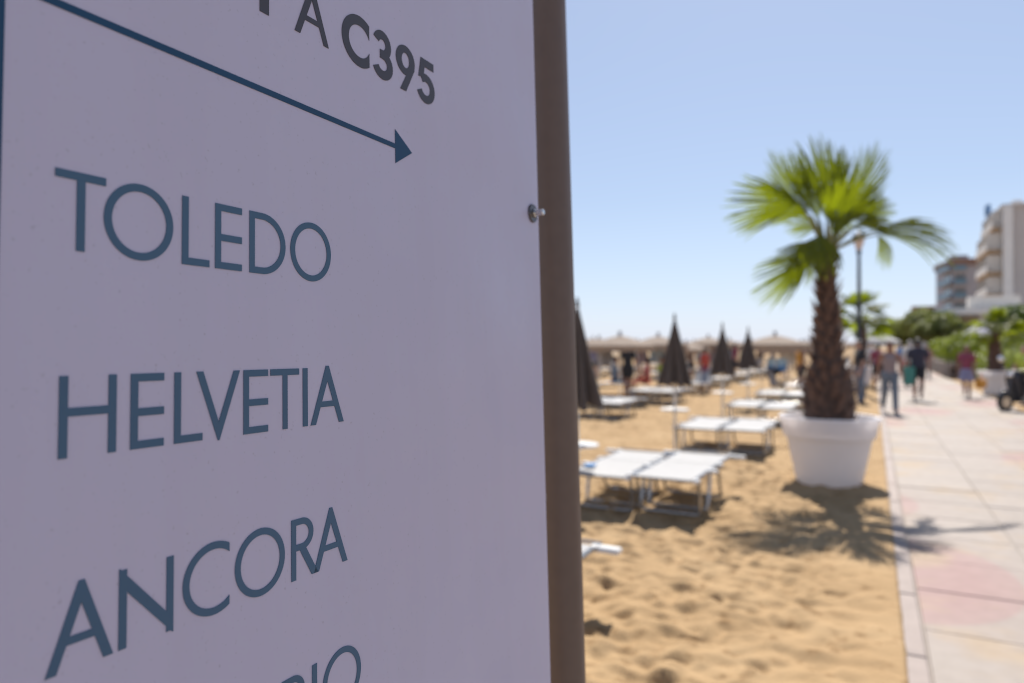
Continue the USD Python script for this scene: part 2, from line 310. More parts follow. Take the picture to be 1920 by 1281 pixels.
obj('border', on_sign(flat(sbox(AL + .001, BBOT + .001, -0.3262, BTOP - .001))), 'print_navy', sign, label='dark blue border strip printed along the left edge')
S = 0.0064
def ring(x0, x1, y0, y1, s, t=None):
    t = t or s; cx, cy, rx, ry = (x0 + x1) / 2, (y0 + y1) / 2, (x1 - x0) / 2, (y1 - y0) / 2
    a = np.linspace(0, 2 * np.pi, 96, endpoint=False)
    return Polygon(np.stack([cx + rx * np.cos(a), cy + ry * np.sin(a)], 1), [np.stack([cx + (rx - s) * np.cos(a), cy + (ry - t) * np.sin(a)], 1)])
def gT(x0, x1, b, h, s=S): c = (x0 + x1) / 2; return unary_union([sbox(x0, b + h - s, x1, b + h), sbox(c - s / 2, b, c + s / 2, b + h)])
def gO(x0, x1, b, h, s=S): return ring(x0, x1, b - .0014, b + h + .0014, s)
def gL(x0, x1, b, h, s=S): return unary_union([sbox(x0, b, x0 + s, b + h), sbox(x0, b, x1, b + s)])
def gE(x0, x1, b, h, s=S): m = b + h * .485; return unary_union([sbox(x0, b, x0 + s, b + h), sbox(x0, b, x1, b + s), sbox(x0, b + h - s, x1, b + h), sbox(x0, m - s / 2, x1, m + s / 2)])
def gI(x0, x1, b, h, s=S): return sbox(x0, b, x1, b + h)
def gH(x0, x1, b, h, s=S): m = b + h * .555; return unary_union([sbox(x0, b, x0 + s, b + h), sbox(x1 - s, b, x1, b + h), sbox(x0, m - s / 2, x1, m + s / 2)])
def gD(x0, x1, b, h, s=S):
    r = h / 2; cx = x1 - r
    out = unary_union([sbox(x0, b, cx, b + h), Point(0, 0).buffer(1, 48)]) if False else unary_union([sbox(x0, b, max(cx, x0 + .002), b + h), _disc(cx, b + r, r).intersection(sbox(x0, b, x1, b + h))])
    inn = unary_union([sbox(x0 + s, b + s, max(cx, x0 + s), b + h - s), _disc(cx, b + r, r - s).intersection(sbox(x0 + s, b, x1, b + h))])
    return out.difference(inn)
def _disc(cx, cy, rx, ry=None):
    a = np.linspace(0, 2 * np.pi, 96, endpoint=False); ry = ry or rx
    return Polygon(np.stack([cx + rx * np.cos(a), cy + ry * np.sin(a)], 1))
def gV(x0, x1, b, h, s=0.0070):
    m = (x0 + x1) / 2; tip = b - .002; k = .0008
    return Polygon([(x0, b + h), (x0 + s, b + h), (m, b + s * 2.1), (x1 - s, b + h), (x1, b + h), (m + k, tip), (m - k, tip)])
def gA(x0, x1, b, h, s=0.0075, bar=.0060, lvl=.30, ap=.0022):
    m = (x0 + x1) / 2; t = b + h + .0018
    out = Polygon([(x0, b), (m - ap, t), (m + ap, t), (x1, b)])
    i = Polygon([(x0 + s, b - .0001), (m, t - s * 2.15), (x1 - s, b - .0001)])
    return unary_union([out.difference(i), out.intersection(sbox(x0, b + h * lvl, x1, b + h * lvl + bar))])
def gN(x0, x1, b, h, s=0.0064):
    dg = Polygon([(x0, b + h + .0012), (x0 + .0008, b + h + .0012), (x1, b + .0095), (x1, b - .0015), (x1 - .0008, b - .0015), (x0, b + h - .0105)])
    return unary_union([sbox(x0, b, x0 + s, b + h), sbox(x1 - s, b, x1, b + h), dg])
def gC(x0, x1, b, h, s=S, full=None): return ring(x0, x0 + (full or h + .0028), b - .0014, b + h + .0014, s).intersection(sbox(x0 - 1, b - 1, x1, b + 1))
def gR(x0, x1, b, h, s=S):
    bw = 0.0307; r = 0.0160; y1 = b + h; y0 = y1 - 2 * r; cx = x0 + bw - r
    bowl = unary_union([sbox(x0, y0, cx, y1), _disc(cx, y1 - r, r)]).difference(unary_union([sbox(x0 + s, y0 + s, cx, y1 - s), _disc(cx, y1 - r, r - s)]))
    bowl = bowl.intersection(sbox(x0, y0, x1, y1))
    leg = Polygon([(x0 + .0105, y0 + .002), (x0 + .0185, y0 + .004), (x1, b), (x1 - .0092, b)])
    return unary_union([sbox(x0, b, x0 + s, b + h), bowl, leg])
def arc(cx, cy, rx, ry, a0, a1, n=40):
    a = np.radians(np.linspace(a0, a1, n)); return list(zip(cx + rx * np.cos(a), cy + ry * np.sin(a)))
def stroke(pts, w): return LineString(pts).buffer(w / 2, cap_style='flat', join_style='mitre')
CAP = 0.0604
LET = []
b = 0.0703
LET += [(gT(-.2906, -.2525, b, CAP), 'T'), (gO(-.2539, -.1936, b, CAP), 'O'), (gL(-.1849, -.1569, b, CAP), 'L'), (gE(-.1508, -.1208, b, CAP), 'E'), (gD(-.1117, -.0658, b, CAP), 'D'), (gO(-.0590, .0007, b, CAP), 'O')]
b = -0.0838
LET += [(gH(-.2850, -.2417, b, CAP), 'H'), (gE(-.2301, -.2008, b, CAP), 'E'), (gL(-.1912, -.1633, b, CAP), 'L'), (gV(-.1697, -.1228, b, CAP), 'V'), (gE(-.1186, -.0889, b, CAP), 'E'), (gT(-.0858, -.0476, b, CAP), 'T'), (gI(-.0423, -.0355, b, CAP), 'I'), (gA(-.0312, .0195, b, CAP), 'A')]
b = -0.2366
LET += [(gA(-.2911, -.2418, b, CAP), 'A'), (gN(-.2377, -.1906, b, CAP), 'N'), (gC(-.1819, -.1341, b, CAP), 'C'), (gO(-.1280, -.0677, b, CAP), 'O'), (gR(-.0590, -.0215, b, CAP), 'R'), (gA(-.0278, .0239, b, CAP), 'A')]
b = -0.3890
LET += [(gR(-.0722, -.0347, b, CAP), 'R'), (gI(-.0309, -.0241, b, CAP), 'I'), (gO(-.0157, .0446, b, CAP), 'O')]
for p, ch in LET: obj('letter', on_sign(flat(p), 0.0002), 'print_teal', sign)
b = 0.3357; H2 = 0.0598; W = 0.0118
three = unary_union([stroke(arc(.0960, .37885, .0122, .01235, 160, -90), .0112), stroke(arc(.0968, .35330, .0144, .0132, 90, -160), .0115), sbox(.0915, .3609, .0970, .3721)])
nine = unary_union([ring(.1241, .1651, .3572, .3970, .0122, .0098), Polygon([(.1325, .3357), (.1452, .3357), (.1648, .3705), (.1530, .3690)])])
five = unary_union([sbox(.1795, .3845, .2098, .3955), Polygon([(.1795, .3955), (.1905, .3955), (.1850, .3690), (.1735, .3672)]), stroke(arc(.1905, .3545, .0158, .0150, 128, -160), .0112)])
GREY = [(sbox(-.0991, b, -.0873, b + H2), 'one'), (gA(-.0520, -.0003, b, H2, .0079), 'A'), (gC(.0217, .0707, b, H2, W, H2 + .0028), 'C'), (three, '3'), (nine, '9'), (five, '5')]
for p, ch in GREY: obj('letter', on_sign(flat(p), 0.0002), 'print_grey', sign)
obj('arrow', on_sign(flat(unary_union([sbox(-.3262, .2526, .1205, .2588), Polygon([(.1202, .2776), (.1202, .2336), (.1562, .2557)])])), 0.0002), 'print_navy', sign, label='long dark blue arrow pointing along the promenade')
def post_at(a, r, back):
    q = []
    for bb in (-1.62, 0.95): q.append(P0 + a * U + bb * V - (back + r) * N)
    q[0] = q[0] + (q[1] - q[0]) * ((-0.05 - q[0][2]) / (q[1][2] - q[0][2]))
    pts = [q[0] + (q[1] - q[0]) * t for t in (0, .25, .5, .75, 1)]
    return tube(pts, r, 40)
RP, BACK = 0.040, 0.010
# the post's right outline lies on this bearing
tgt = ray(1080, 640); tgt = c2w(tgt / tgt[2]); best = None
for a in np.linspace(0.45, 0.75, 601):
    c = P0 + a * U - (BACK + RP) * N; d2 = np.array([tgt[0], tgt[1]]); d2 /= np.linalg.norm(d2)
    off = c[0] * d2[1] - c[1] * d2[0]                       # right of the bearing is positive
    e = abs(off + RP)
    if best is None or e < best[0]: best = (e, a)
AP = best[1]
obj('post', post_at(AP, RP, BACK), 'bronze', sign, smooth=40)
obj('post', post_at(AL - 0.03, RP, BACK), 'bronze', sign, smooth=40)
def disc_on(a, bq, r, z0, z1, n=32, taper=1.0):
    m = lathe([(0, z0), (r, z0), (r, z1 - .0012), (r * taper - .0008, z1), (0, z1)], n); m.vertices[:, 0] += a; m.vertices[:, 1] += bq; return m
for bq in (0.2385, -0.86):
    obj('washer', on_sign(disc_on(0.5165, bq, 0.0165, 0.0003, 0.0035)), 'dark_steel', sign, smooth=40)
    obj('bolt', on_sign(trimesh.util.concatenate([disc_on(0.5180, bq, 0.0080, 0.0036, 0.0075, 6), disc_on(0.5180, bq, 0.0056, 0.0075, 0.0225, 20, .9)])), 'steel', sign, smooth=30)
for bq in (0.2385, -0.30, -0.86):
    obj('clamp', on_sign(flat(sbox(0.44, bq - .016, AR - .004, bq + .016), 0.012), -0.0165), 'bronze', sign)

obj('spacer', on_sign(flat(sbox(0.530, -.274, 0.556, -.262), 0.009), -0.0135), 'dark_steel', sign)

# ------------------------------------------------------------------ palms in pots
def make_pot(parent):
    prof = [(0.0, 0.0), (0.335, 0.0), (0.355, 0.012), (0.372, 0.10), (0.405, 0.26), (0.452, 0.50), (0.462, 0.535), (0.492, 0.548), (0.505, 0.60), (0.528, 0.73), (0.545, 0.755), (0.547, 0.772), (0.540, 0.785), (0.520, 0.788), (0.500, 0.780), (0.490, 0.74), (0.480, 0.66), (0.47, 0.60)]
    obj('pot', lathe(prof, 72), 'pot_white', parent, smooth=50)
    v = lathe([(0.0, 0.69), (0.15, 0.70), (0.30, 0.685), (0.483, 0.675)], 40); v.vertices[:, 2] += (meshkit.noise(v.vertices * 14) - .5) * .03
    obj('soil', v, 'soil', parent, smooth=True)
def frond(base, hast, axis_, normal, R, span, droop, nseg=38, seed=0, w0=1.0):
    """petiole from base to hast, then a pleated fan round axis_ (unit) facing normal."""
    r = np.random.default_rng(seed)
    base, hast = np.asarray(base, float), np.asarray(hast, float)
    ax = np.asarray(axis_, float); ax /= np.linalg.norm(ax); nn = np.asarray(normal, float); nn = nn - ax * (nn @ ax); nn /= np.linalg.norm(nn); side = np.cross(nn, ax)
    mid = (base + hast) / 2 + np.array([0, 0, 0.10 * np.linalg.norm(hast - base)])
    t = np.linspace(0, 1, 9)[:, None]; pet = (1 - t) ** 2 * base + 2 * t * (1 - t) * mid + t ** 2 * hast
    P = tube(pet, np.linspace(0.022, 0.010, 9), 6)
    Vv, Ff = [], []
    ts = np.array([0.02, 0.25, 0.48, 0.66, 0.82, 0.93, 1.0])
    wd = np.array([0.10, 0.64, 1.16, 1.42, 1.15, 0.58, 0.03])
    dphi = span / nseg
    for i in range(nseg):
        ph = -span / 2 + (i + .5) * dphi + r.normal(0, .012)
        L = R * (1 - 0.30 * abs(2 * ph / span) ** 2.2) * r.uniform(.92, 1.06)
        d = math.cos(ph) * ax + math.sin(ph) * side; lat = -math.sin(ph) * ax + math.cos(ph) * side
        dr = droop * r.uniform(.6, 1.5); tw = r.normal(0, .16)
        for q, tt in enumerate(ts):
            c = hast + d * L * tt + nn * L * (0.10 * math.sin(tt * 2.2) - 0.16 * tt * tt) + np.array([0, 0, -1.0]) * L * dr * (0.25 * tt ** 2 + 1.1 * max(0, tt - .55) ** 2)
            c = c + lat * L * tw * max(0, tt - .5) ** 2
            half = w0 * L * 0.48 * math.tan(dphi / 2) * 1.06 * wd[q] * (1 if tt < .5 else .95)
            Vv += [c - lat * half, c + nn * half * 0.55, c + lat * half]
        k = len(Vv) - 3 * len(ts)
        for q in range(len(ts) - 1):
            for z in (0, 1):
                A = k + 3 * q + z; Ff += [[A, A + 1, A + 4], [A, A + 4, A + 3]]
    return P, trimesh.Trimesh(Vv, Ff, process=False)
def trunk_parts(parent, z0, z1, r_prof, lean, seed, boots=150):
    r = np.random.default_rng(seed)
    zz = np.linspace(z0, z1, 26); rr = np.interp(zz, *zip(*r_prof)); cx = lean[0] * ((zz - z0) / (z1 - z0)) ** 1.4; cy = lean[1] * ((zz - z0) / (z1 - z0)) ** 1.4
    t = tube(np.stack([cx, cy, zz], 1), rr, 26)
    n = t.vertices.copy(); dirr = n.copy(); dirr[:, 2] = 0; t.vertices = n + (meshkit.noise(n * np.array([14, 14, 10]), seed) - .5)[:, None] * 0.05 * dirr / np.maximum(np.linalg.norm(dirr, axis=1, keepdims=True), .05)
    obj('trunk', t, 'bark', parent, smooth=True)
    bs = []
    for i in range(boots):
        f = (i + .5) / boots; z = z0 + (z1 - z0) * (0.02 + 0.97 * f); a = i * 2.39996 + r.normal(0, .12); R = np.interp(z, *zip(*r_prof))
        q = ((z - z0) / (z1 - z0)) ** 1.4; L = r.uniform(.10, .17); w = r.uniform(.045, .07) * (0.7 + R * 1.3); out = r.uniform(.25, .6)
        e = np.array([math.cos(a), math.sin(a), 0]); s = np.array([-math.sin(a), math.cos(a), 0]); o = np.array([lean[0] * q, lean[1] * q, z])
        p0 = o + e * (R - .02); p1 = o + e * (R + .012 + .5 * L * out * .5) + np.array([0, 0, L * .55]); p2 = o + e * (R + .02 + L * out * .8) + np.array([0, 0, L])
        vs = np.array([p0 - s * w, p0 + s * w, p1 - s * w * .8, p1 + s * w * .8, p1 + e * .018, p2 - s * w * .25, p2 + s * w * .25, p0 + e * .015])
        bs.append(trimesh.convex.convex_hull(vs))
    obj('leaf_base', bs, 'boots', parent, kind='stuff')
palm = thing('potted_palm', 'large fan palm with shaggy brown trunk in the big white pot at the promenade edge', 'palm tree', (-0.46, 8.92, 0.0))
make_pot(palm)
trunk_parts(palm, 0.66, 2.62, [(0.6, .27), (0.95, .275), (1.20, .26), (1.42, .165), (1.9, .118), (2.62, .085)], (-0.02, 0.0), 7)
S81 = 8.13 / 1300
def pc(px, py, dz=0.0):               # offset from the palm's base on its own upright plane, dz metres beyond it
    Z = 8.13 + dz
    v = np.array([(px - 960) / 1300 * Z - (1553 - 960) / 1300 * 8.13, EYE + (649 - py) / 1300 * Z, dz]); return c2w(v)
def cv(x, y, z): return c2w(np.array([x, y, z], float))
CB = pc(1552, 478)
# (hastula px, py, depth), fan axis (right, up, ahead), fan normal, radius, span, droop
FR = [((1550, 412, .05), (-.06, 1, .05), (0, -.3, -1), 1.08, 1.05, .05), ((1572, 405, .0), (.68, .92, .0), (.1, -.3, -1), 1.07, .80, .05),
      ((1588, 402, .25), (.88, .60, .2), (.2, .3, -1), .64, 1.3, .12), ((1520, 402, -.05), (-.60, .92, .0), (-.6, -.4, -.7), .92, .58, .08),
      ((1530, 406, .10), (-.36, 1, .05), (-.5, -.4, -.8), .94, .50, .08), ((1498, 378, .0), (-1, -.02, .0), (0, -.38, -1), .88, 1.35, .14),
      ((1520, 478, .0), (-.80, -.58, .05), (-.1, -.35, -1), .80, 1.25, .12), ((1542, 440, -.30), (-.30, -.78, -.30), (-.1, .7, -.8), .56, 1.7, .10),
      ((1640, 434, .0), (1, -.02, .0), (.0, .42, -.90), 1.02, .95, .26), ((1646, 440, .05), (.40, -.85, .1), (.3, .2, -.9), .42, 1.2, .2),
      ((1562, 400, .40), (.22, .92, .5), (0, .2, 1), .76, 1.4, .08), ((1578, 430, .45), (.60, .40, .7), (.1, .6, .7), .60, 1.5, .2),
      ((1535, 428, .45), (-.5, .42, .7), (-.1, .6, .7), .55, 1.5, .2), ((1556, 420, -.40), (.12, .8, -.6), (.05, -.5, -1), .60, 1.3, .10),
      ((1590, 430, -.35), (.65, .2, -.7), (.1, .8, -.6), .42, 1.6, .2), ((1612, 420, .10), (1, .10, .1), (.1, .4, -1), .46, 1.4, .22),
      ((1562, 440, -.10), (.25, .9, -.2), (0, -.3, -1), .46, 1.4, .1), ((1560, 400, .15), (.28, 1, .1), (.05, -.2, -1), .90, .95, .06),
      ((1536, 410, .15), (-.22, 1, .1), (-.2, -.3, -1), .84, .9, .06), ((1590, 412, .1), (.92, .42, .05), (.15, .1, -1), .66, 1.25, .14), ((1530, 452, -.15), (-.62, -.62, -.2), (-.15, .3, -.9), .62, 1.4, .12),
      ((1572, 420, .2), (.5, .8, .3), (.2, 0, -1), .66, 1.3, .1), ((1512, 400, .2), (-.9, .30, .2), (-.1, -.1, -1), .60, 1.3, .15)]
for i, ((hx, hy, hz), ax, nn, R, sp, dr) in enumerate(FR):
    P, Fm = frond(CB + c2w(np.array([(hx - 1552) * .0006, .04, hz * .12])), pc(hx, hy, hz), cv(*ax), cv(*nn), R, sp, dr, 34, 20 + i)
    f = obj('frond', Fm, 'palm_leaf' , palm, smooth=False)
    obj('petiole', P, 'petiole', f, smooth=True)
st = [tube([CB + cv(0, -.28 - .02 * k, 0), CB + cv(.05 * math.cos(k * 1.3), -.10, .05 * math.sin(k * 1.3)), CB + cv(.13 * math.cos(k * 1.3), .02, .13 * math.sin(k * 1.3))], [.05, .03, .018], 6) for k in range(14)]
obj('crown_shaft', st, 'palm_dry', palm, smooth=True)

def small_palm(name, label, loc, height, spread, seed, pot=True, group=None):
    t = thing(name, label, 'palm tree', loc)
    r = np.random.default_rng(seed)
    if pot: make_pot(t)
    top = height
    trunk_parts(t, 0.62 if pot else -.05, top, [(0.0, .24), (0.6, .26), (1.0, .22), (top, .12)], (r.normal(0, .05), r.normal(0, .05)), seed, 60)
    for i in range(22):
        a = i * 2.39996 + r.normal(0, .2); el = math.radians(85 - 105 * (i / 21) + r.normal(0, 6)); L = spread * r.uniform(.40, .6)
        d = np.array([math.cos(a) * math.cos(el), math.sin(a) * math.cos(el), math.sin(el)])
        h = np.array([0, 0, top + .05]) + d * L
        ax = d + np.array([0, 0, -.25]); nn = np.array([0, 0, 1.0]) - .8 * d * d[2] + np.array([-d[1], d[0], 0]) * r.normal(0, .5)
        P, Fm = frond([0, 0, top - .1], h, ax, nn, spread * r.uniform(.5, .65), 2.3, .3, 22, seed * 50 + i)
        f = obj('frond', Fm, 'palm_leaf', t); obj('petiole', P, 'petiole', f, smooth=True)
    return t
small_palm('potted_palm', 'smaller fan palm in a white pot farther along the promenade, behind the lamp post', (-0.46, 31.5, 0), 2.60, 1.30, 3)
small_palm('potted_palm', 'distant fan palm on the sand edge beyond the lamp post and smaller palm', (-0.46, 54.0, 0), 2.6, 1.1, 5)
x, y = w_xy(1868, 22.9); small_palm('potted_palm', 'young fan palm with yellow-green leaves in the round pot beside the parked scooter', (x, y, 0), 2.0, .85, 8)

# ------------------------------------------------------------------ loungers
def rounded(w, l, y0, sag, z, n=10, m=12):
    xs = np.linspace(-w / 2, w / 2, n); ys = np.linspace(y0, y0 + l, m); V, F = [], []
    for s in (0, -.006):
        for yy in ys:
            for xx in xs: V.append([xx, yy, z + s - sag * (1 - (2 * xx / w) ** 2) * math.sin(math.pi * min(1, max(0, (yy - y0) / l)))])
    k = n * m
    for j in range(m - 1):
        for i in range(n - 1):
            a = j * n + i; F += [[a, a + 1, a + n + 1], [a, a + n + 1, a + n], [k + a, k + a + n, k + a + n + 1], [k + a, k + a + n + 1, k + a + 1]]
    return trimesh.Trimesh(V, F, process=False)
def make_lounger(root, raised=0.0, fine=True):
    W_, L_, H_ = 0.56, 1.62, 0.36
    n = 10 if fine else 6
    def sec(y0, l, lift):
        s = rounded(W_ - .02, l, 0, .014, 0.012); rails = [tube([(sx_ * W_ / 2, .012, 0), (sx_ * W_ / 2, l - .012, 0)], .0185, n) for sx_ in (-1, 1)]
        bars = [tube([(-W_ / 2, .02, -.004), (W_ / 2, .02, -.004)], .011, n), tube([(-W_ / 2, l - .02, -.004), (W_ / 2, l - .02, -.004)], .011, n)]
        for m in [s] + rails + bars:
            if lift: m.apply_transform(rotm([1, 0, 0], lift))
            m.apply_translation((0, y0, H_))
        return s, rails, bars
    secs = [sec(0, .98, 0), sec(1.0, .62, raised)]
    for k, (s, rails, bars) in enumerate(secs):
        obj('sling' if k == 0 else 'backrest', s, 'sling', root, smooth=True)
        for r_ in rails: obj('rail', r_, 'alu', root, smooth=40)
        obj('cross_bar', bars, 'alu', root, smooth=40)
    for y0, dy in ((.16, .10), (.62, -.10), (.96, .22)):                   # folding U legs
        w = W_ / 2 + .012
        obj('leg', tube([(-w, y0, H_ - .01), (-w, y0 + dy * .6, .10), (-w * .97, y0 + dy, .016), (-w * .8, y0 + dy, .010), (w * .8, y0 + dy, .010), (w * .97, y0 + dy, .016), (w, y0 + dy * .6, .10), (w, y0, H_ - .01)], .0165, n), 'alu', root, smooth=40)
    for y0 in (.02, .60, .99, 1.60):
        for sx_ in (-1, 1): obj('hinge', bx(({.60: .10, 1.60: .19}.get(y0, .055), .075, .034), (sx_ * (W_ / 2 + {.60: .04, 1.60: .075}.get(y0, .028)), y0, H_ + .004), bevel=.008), 'white_plastic', root)
    # folded sunshade lying behind the head end
    hoop = [(-W_ / 2 - .03, 1.56, H_ + .01), (-W_ / 2 - .03, 1.66, H_ + .02), (W_ / 2 + .03, 1.66, H_ + .02), (W_ / 2 + .03, 1.56, H_ + .01)]
    if not raised: obj('sunshade_hoop', tube(hoop, .010, n), 'alu', root, smooth=40)
LC = cls('lounger_master'); make_lounger(LC)
LR = cls('raised_lounger_master'); make_lounger(LR, math.radians(42))
PX0, PXS = -2.02, 0.655
def spot(x, y): return float(sand_z(np.array(x), np.array(y)))
near_rows = {0: 2.35, 1: 6.25, 2: 10.35, 3: 14.45, 4: 18.55}
ordn = ['first', 'second', 'third', 'fourth', 'fifth']
lab = {(0, 1): 'white sun lounger cut off behind the sign post low in the picture',
       (1, 0): 'white sun lounger nearest the sign with a small blue tag, left of its pair',
       (1, 1): 'white sun lounger nearest the potted palm shadow, right of the front pair',
       (2, 0): 'white sun lounger behind the front pair, beside the tall closed umbrella with round table',
       (2, 1): 'white sun lounger just left of the big white pot, right of the second pair',
       (3, 0): 'white sun lounger of the third pair, under the third closed umbrella table',
       (3, 1): 'white sun lounger of the third pair, half hidden by the palm pot rim',
       (4, 0): 'white sun lounger of the fourth pair, left one below the dark stroller',
       (4, 1): 'white sun lounger of the fourth pair, right one against the palm trunk'}
for j, y0 in near_rows.items():
    for s in (0, 1):
        if (j, s) not in lab: continue
        x0 = PX0 + (s - .5) * PXS + rnd.uniform(-.015, .015) + (0.0 if j else -.105)
        copy(LC, 'sun_lounger', lab[(j, s)], 'sun lounger', (x0, y0 + rnd.uniform(-.03, .03), spot(x0, y0 + .7) + .005), rnd.uniform(-.02, .02), 'white sun loungers set out on the sand')
obj('blue_tag', bx((.10, .16, .012), (PX0 - .5 * PXS - .20, 6.62, .392), rz=.1, bevel=.003), 'cloth_blue', label='small blue cloth tag lying on the nearest left lounger', cat='cloth tag')

# ------------------------------------------------------------------ umbrellas
def make_closed(root, h=2.04, hem=0.985, rh=0.285):
    n, m = 96, 22; V, F = [], []
    for i in range(m):
        t = i / (m - 1); r = 0.012 + (rh - .012) * t ** 1.02
        for k in range(n):
            a = 2 * np.pi * k / n; fold = 0.5 + 0.5 * math.cos(8 * a + 0.7 * math.sin(3 * a + 2.0 * t)); rr = r * (1 - (0.12 + .42 * t ** .7) * (1 - fold) ** 1.5)
            z = h - .03 - (h - hem - .03) * t + 0.05 * t ** 3 * (1 - fold) + .02 * t * math.sin(3 * a + 1)
            V.append([rr * math.cos(a), rr * math.sin(a), z])
    for i in range(m - 1):
        for k in range(n):
            a, b_ = i * n + k, i * n + (k + 1) % n; F += [[a, a + n, b_ + n], [a, b_ + n, b_]]
    obj('canopy', trimesh.Trimesh(V, F, process=False), 'umbrella_brown', root, smooth=True)
    obj('pole', tube([(0, 0, -.3), (0, 0, h - .02)], .019, 14), 'pole_white', root, smooth=40)
    obj('finial', lathe([(0, h + .05), (.010, h + .045), (.014, h + .02), (.02, h - .01), (.026, h - .045), (0, h - .05)], 14), 'umbrella_brown', root, smooth=True)
    obj('table_top', lathe([(.02, .612), (.19, .612), (.212, .619), (.215, .636), (.208, .640), (.195, .632), (.02, .632)], 40), 'white_plastic', root, smooth=40)
    obj('table_collar', lathe([(.020, .574), (.034, .574), (.036, .611), (.020, .611)], 16), 'white_plastic', root, smooth=40)
CU = cls('closed_umbrella_master'); make_closed(CU)
cl = [(-2.60, 6.40, 'closed dark brown beach umbrella half hidden by the sign post'), (-2.66, 10.45, 'closed dark brown beach umbrella standing clear left of the palm, with round white table'),
      (-2.76, 14.75, 'closed dark brown beach umbrella, next behind the clear middle one'), (-2.80, 18.35, 'closed dark brown beach umbrella, the farthest and smallest of the row')]
for x, y, l in cl: copy(CU, 'closed_umbrella', l, 'umbrella', (x, y, spot(x, y)), rnd.uniform(0, 6), 'closed brown umbrellas in a row on the sand')

def make_open(root, R=1.02, top=1.95, edge=1.66):
    n = 8; V, F = [], []; m = 6
    for s in (0.0, -0.012):
        for i in range(m + 1):
            t = i / m
            for k in range(n * 4):
                a = 2 * np.pi * k / (n * 4); f = (k % 4) / 4; e = math.cos(math.pi / n) / math.cos(((a + math.pi / n) % (2 * math.pi / n)) - math.pi / n) if False else 1 - .055 * math.sin(math.pi * f)
                V.append([R * t * e * math.cos(a), R * t * e * math.sin(a), s + top - (top - edge) * (0.75 * t + .25 * t * t) - .05 * math.sin(math.pi * f) * t * (1 - t)])
    q = n * 4; k0 = (m + 1) * q
    for i in range(m):
        for k in range(q):
            a, b_ = i * q + k, i * q + (k + 1) % q; F += [[a, a + q, b_ + q], [a, b_ + q, b_], [k0 + a, k0 + b_ + q, k0 + a + q], [k0 + a, k0 + b_, k0 + b_ + q]]
    canopy = trimesh.Trimesh(V, F, process=False)
    obj('canopy', canopy, 'canvas_beige', root)
    VV, FF = [], []
    for k in range(q):
        a = 2 * np.pi * k / q; f = (k % 4) / 4; e = R * (1 - .055 * math.sin(math.pi * f)) + .002
        VV += [[e * math.cos(a), e * math.sin(a), edge], [e * math.cos(a), e * math.sin(a), edge - .15 - .02 * math.sin(math.pi * f)]]
    for k in range(q):
        a, b_ = 2 * k, 2 * ((k + 1) % q); FF += [[a, a + 1, b_ + 1], [a, b_ + 1, b_]]
    obj('valance', trimesh.Trimesh(VV, FF, process=False), 'canvas_beige', root)
    obj('pole', tube([(0, 0, -.3), (0, 0, top)], .02, 8), 'pole_white', root)
    obj('finial', lathe([(0, top + .13), (.05, top + .11), (.06, top + .06), (.03, top + .02), (.05, top), (0, top)], 10), 'cloth_grey', root)
    for k in range(8):
        a = 2 * np.pi * k / 8; obj('rib', tube([(0, 0, top - .35), (R * .5 * math.cos(a), R * .5 * math.sin(a), top - .165)], .006, 5), 'dark_steel', root)
    obj('table_top', lathe([(.02, .58), (.20, .58), (.212, .60), (.02, .60)], 16), 'white_plastic', root)
OU = cls('open_umbrella_master'); make_open(OU)
rg = random.Random(12)
OPEN_AT = []
special = {(0, 4): 'open beige beach umbrella nearest the palm trunk, beyond the closed umbrellas', (1, 3): 'open beige beach umbrella between the sign post and the middle closed umbrella'}
for c in range(0, 13):
    for j in range(0, 30):
        x, y = -2.72 - 3.55 * c + rg.uniform(-.15, .15), 6.15 + 4.12 * j + rg.uniform(-.2, .2)
        X, Z = x * CT + y * ST, -x * ST + y * CT
        if Z < 5 or Z > 110: continue
        px = 960 + 1300 * X / Z
        if px < 1085 or px > 1620 or (c == 0 and j < 4) or (c == 1 and j < 3): continue
        if Z > 60 and (c + j) % 2: continue
        sp = special.get((c, j))
        if Z < 50 and (c, j) != (0, 4): OPEN_AT.append((x, y))
        copy(OU, 'open_umbrella', sp or 'open beige beach umbrella among the far rows on the sand', 'umbrella', (x, y, -.02), rg.uniform(0, 6), 'open beige umbrellas across the beach', scale=rg.uniform(.90, 1.06))
        if Z < 48:
            for s in (0, 1):
                if rg.random() < .94:
                    up_ = rg.random() < .3
                    copy(LR if up_ else LC, 'sun_lounger', 'white sun lounger with raised backrest under the far beige umbrellas' if up_ else 'white flat sun lounger under the far beige umbrellas', 'sun lounger',
                         (x + .5 + .66 * s, y + .1 + rg.uniform(-.1, .1), 0), rg.uniform(-.1, .1), 'raised loungers under the beige umbrellas' if up_ else 'flat loungers under the beige umbrellas')
for j, (y0, who) in enumerate([(14.2, 'left'), (18.35, 'right')]):
    for s in (0, 1):
        x0 = -5.75 + .66 * s
        copy(LC, 'sun_lounger', ['white sun lounger low beside the nearest closed umbrella hem, in the second row', 'white sun lounger next to the one beside the nearest closed umbrella, second row'][s] if j == 0 else
             ['white sun lounger in the second row below the open beige umbrella, left one', 'white sun lounger in the second row below the open beige umbrella, right one'][s], 'sun lounger', (x0, y0, 0), rg.uniform(-.03, .03), 'white sun loungers set out on the sand')
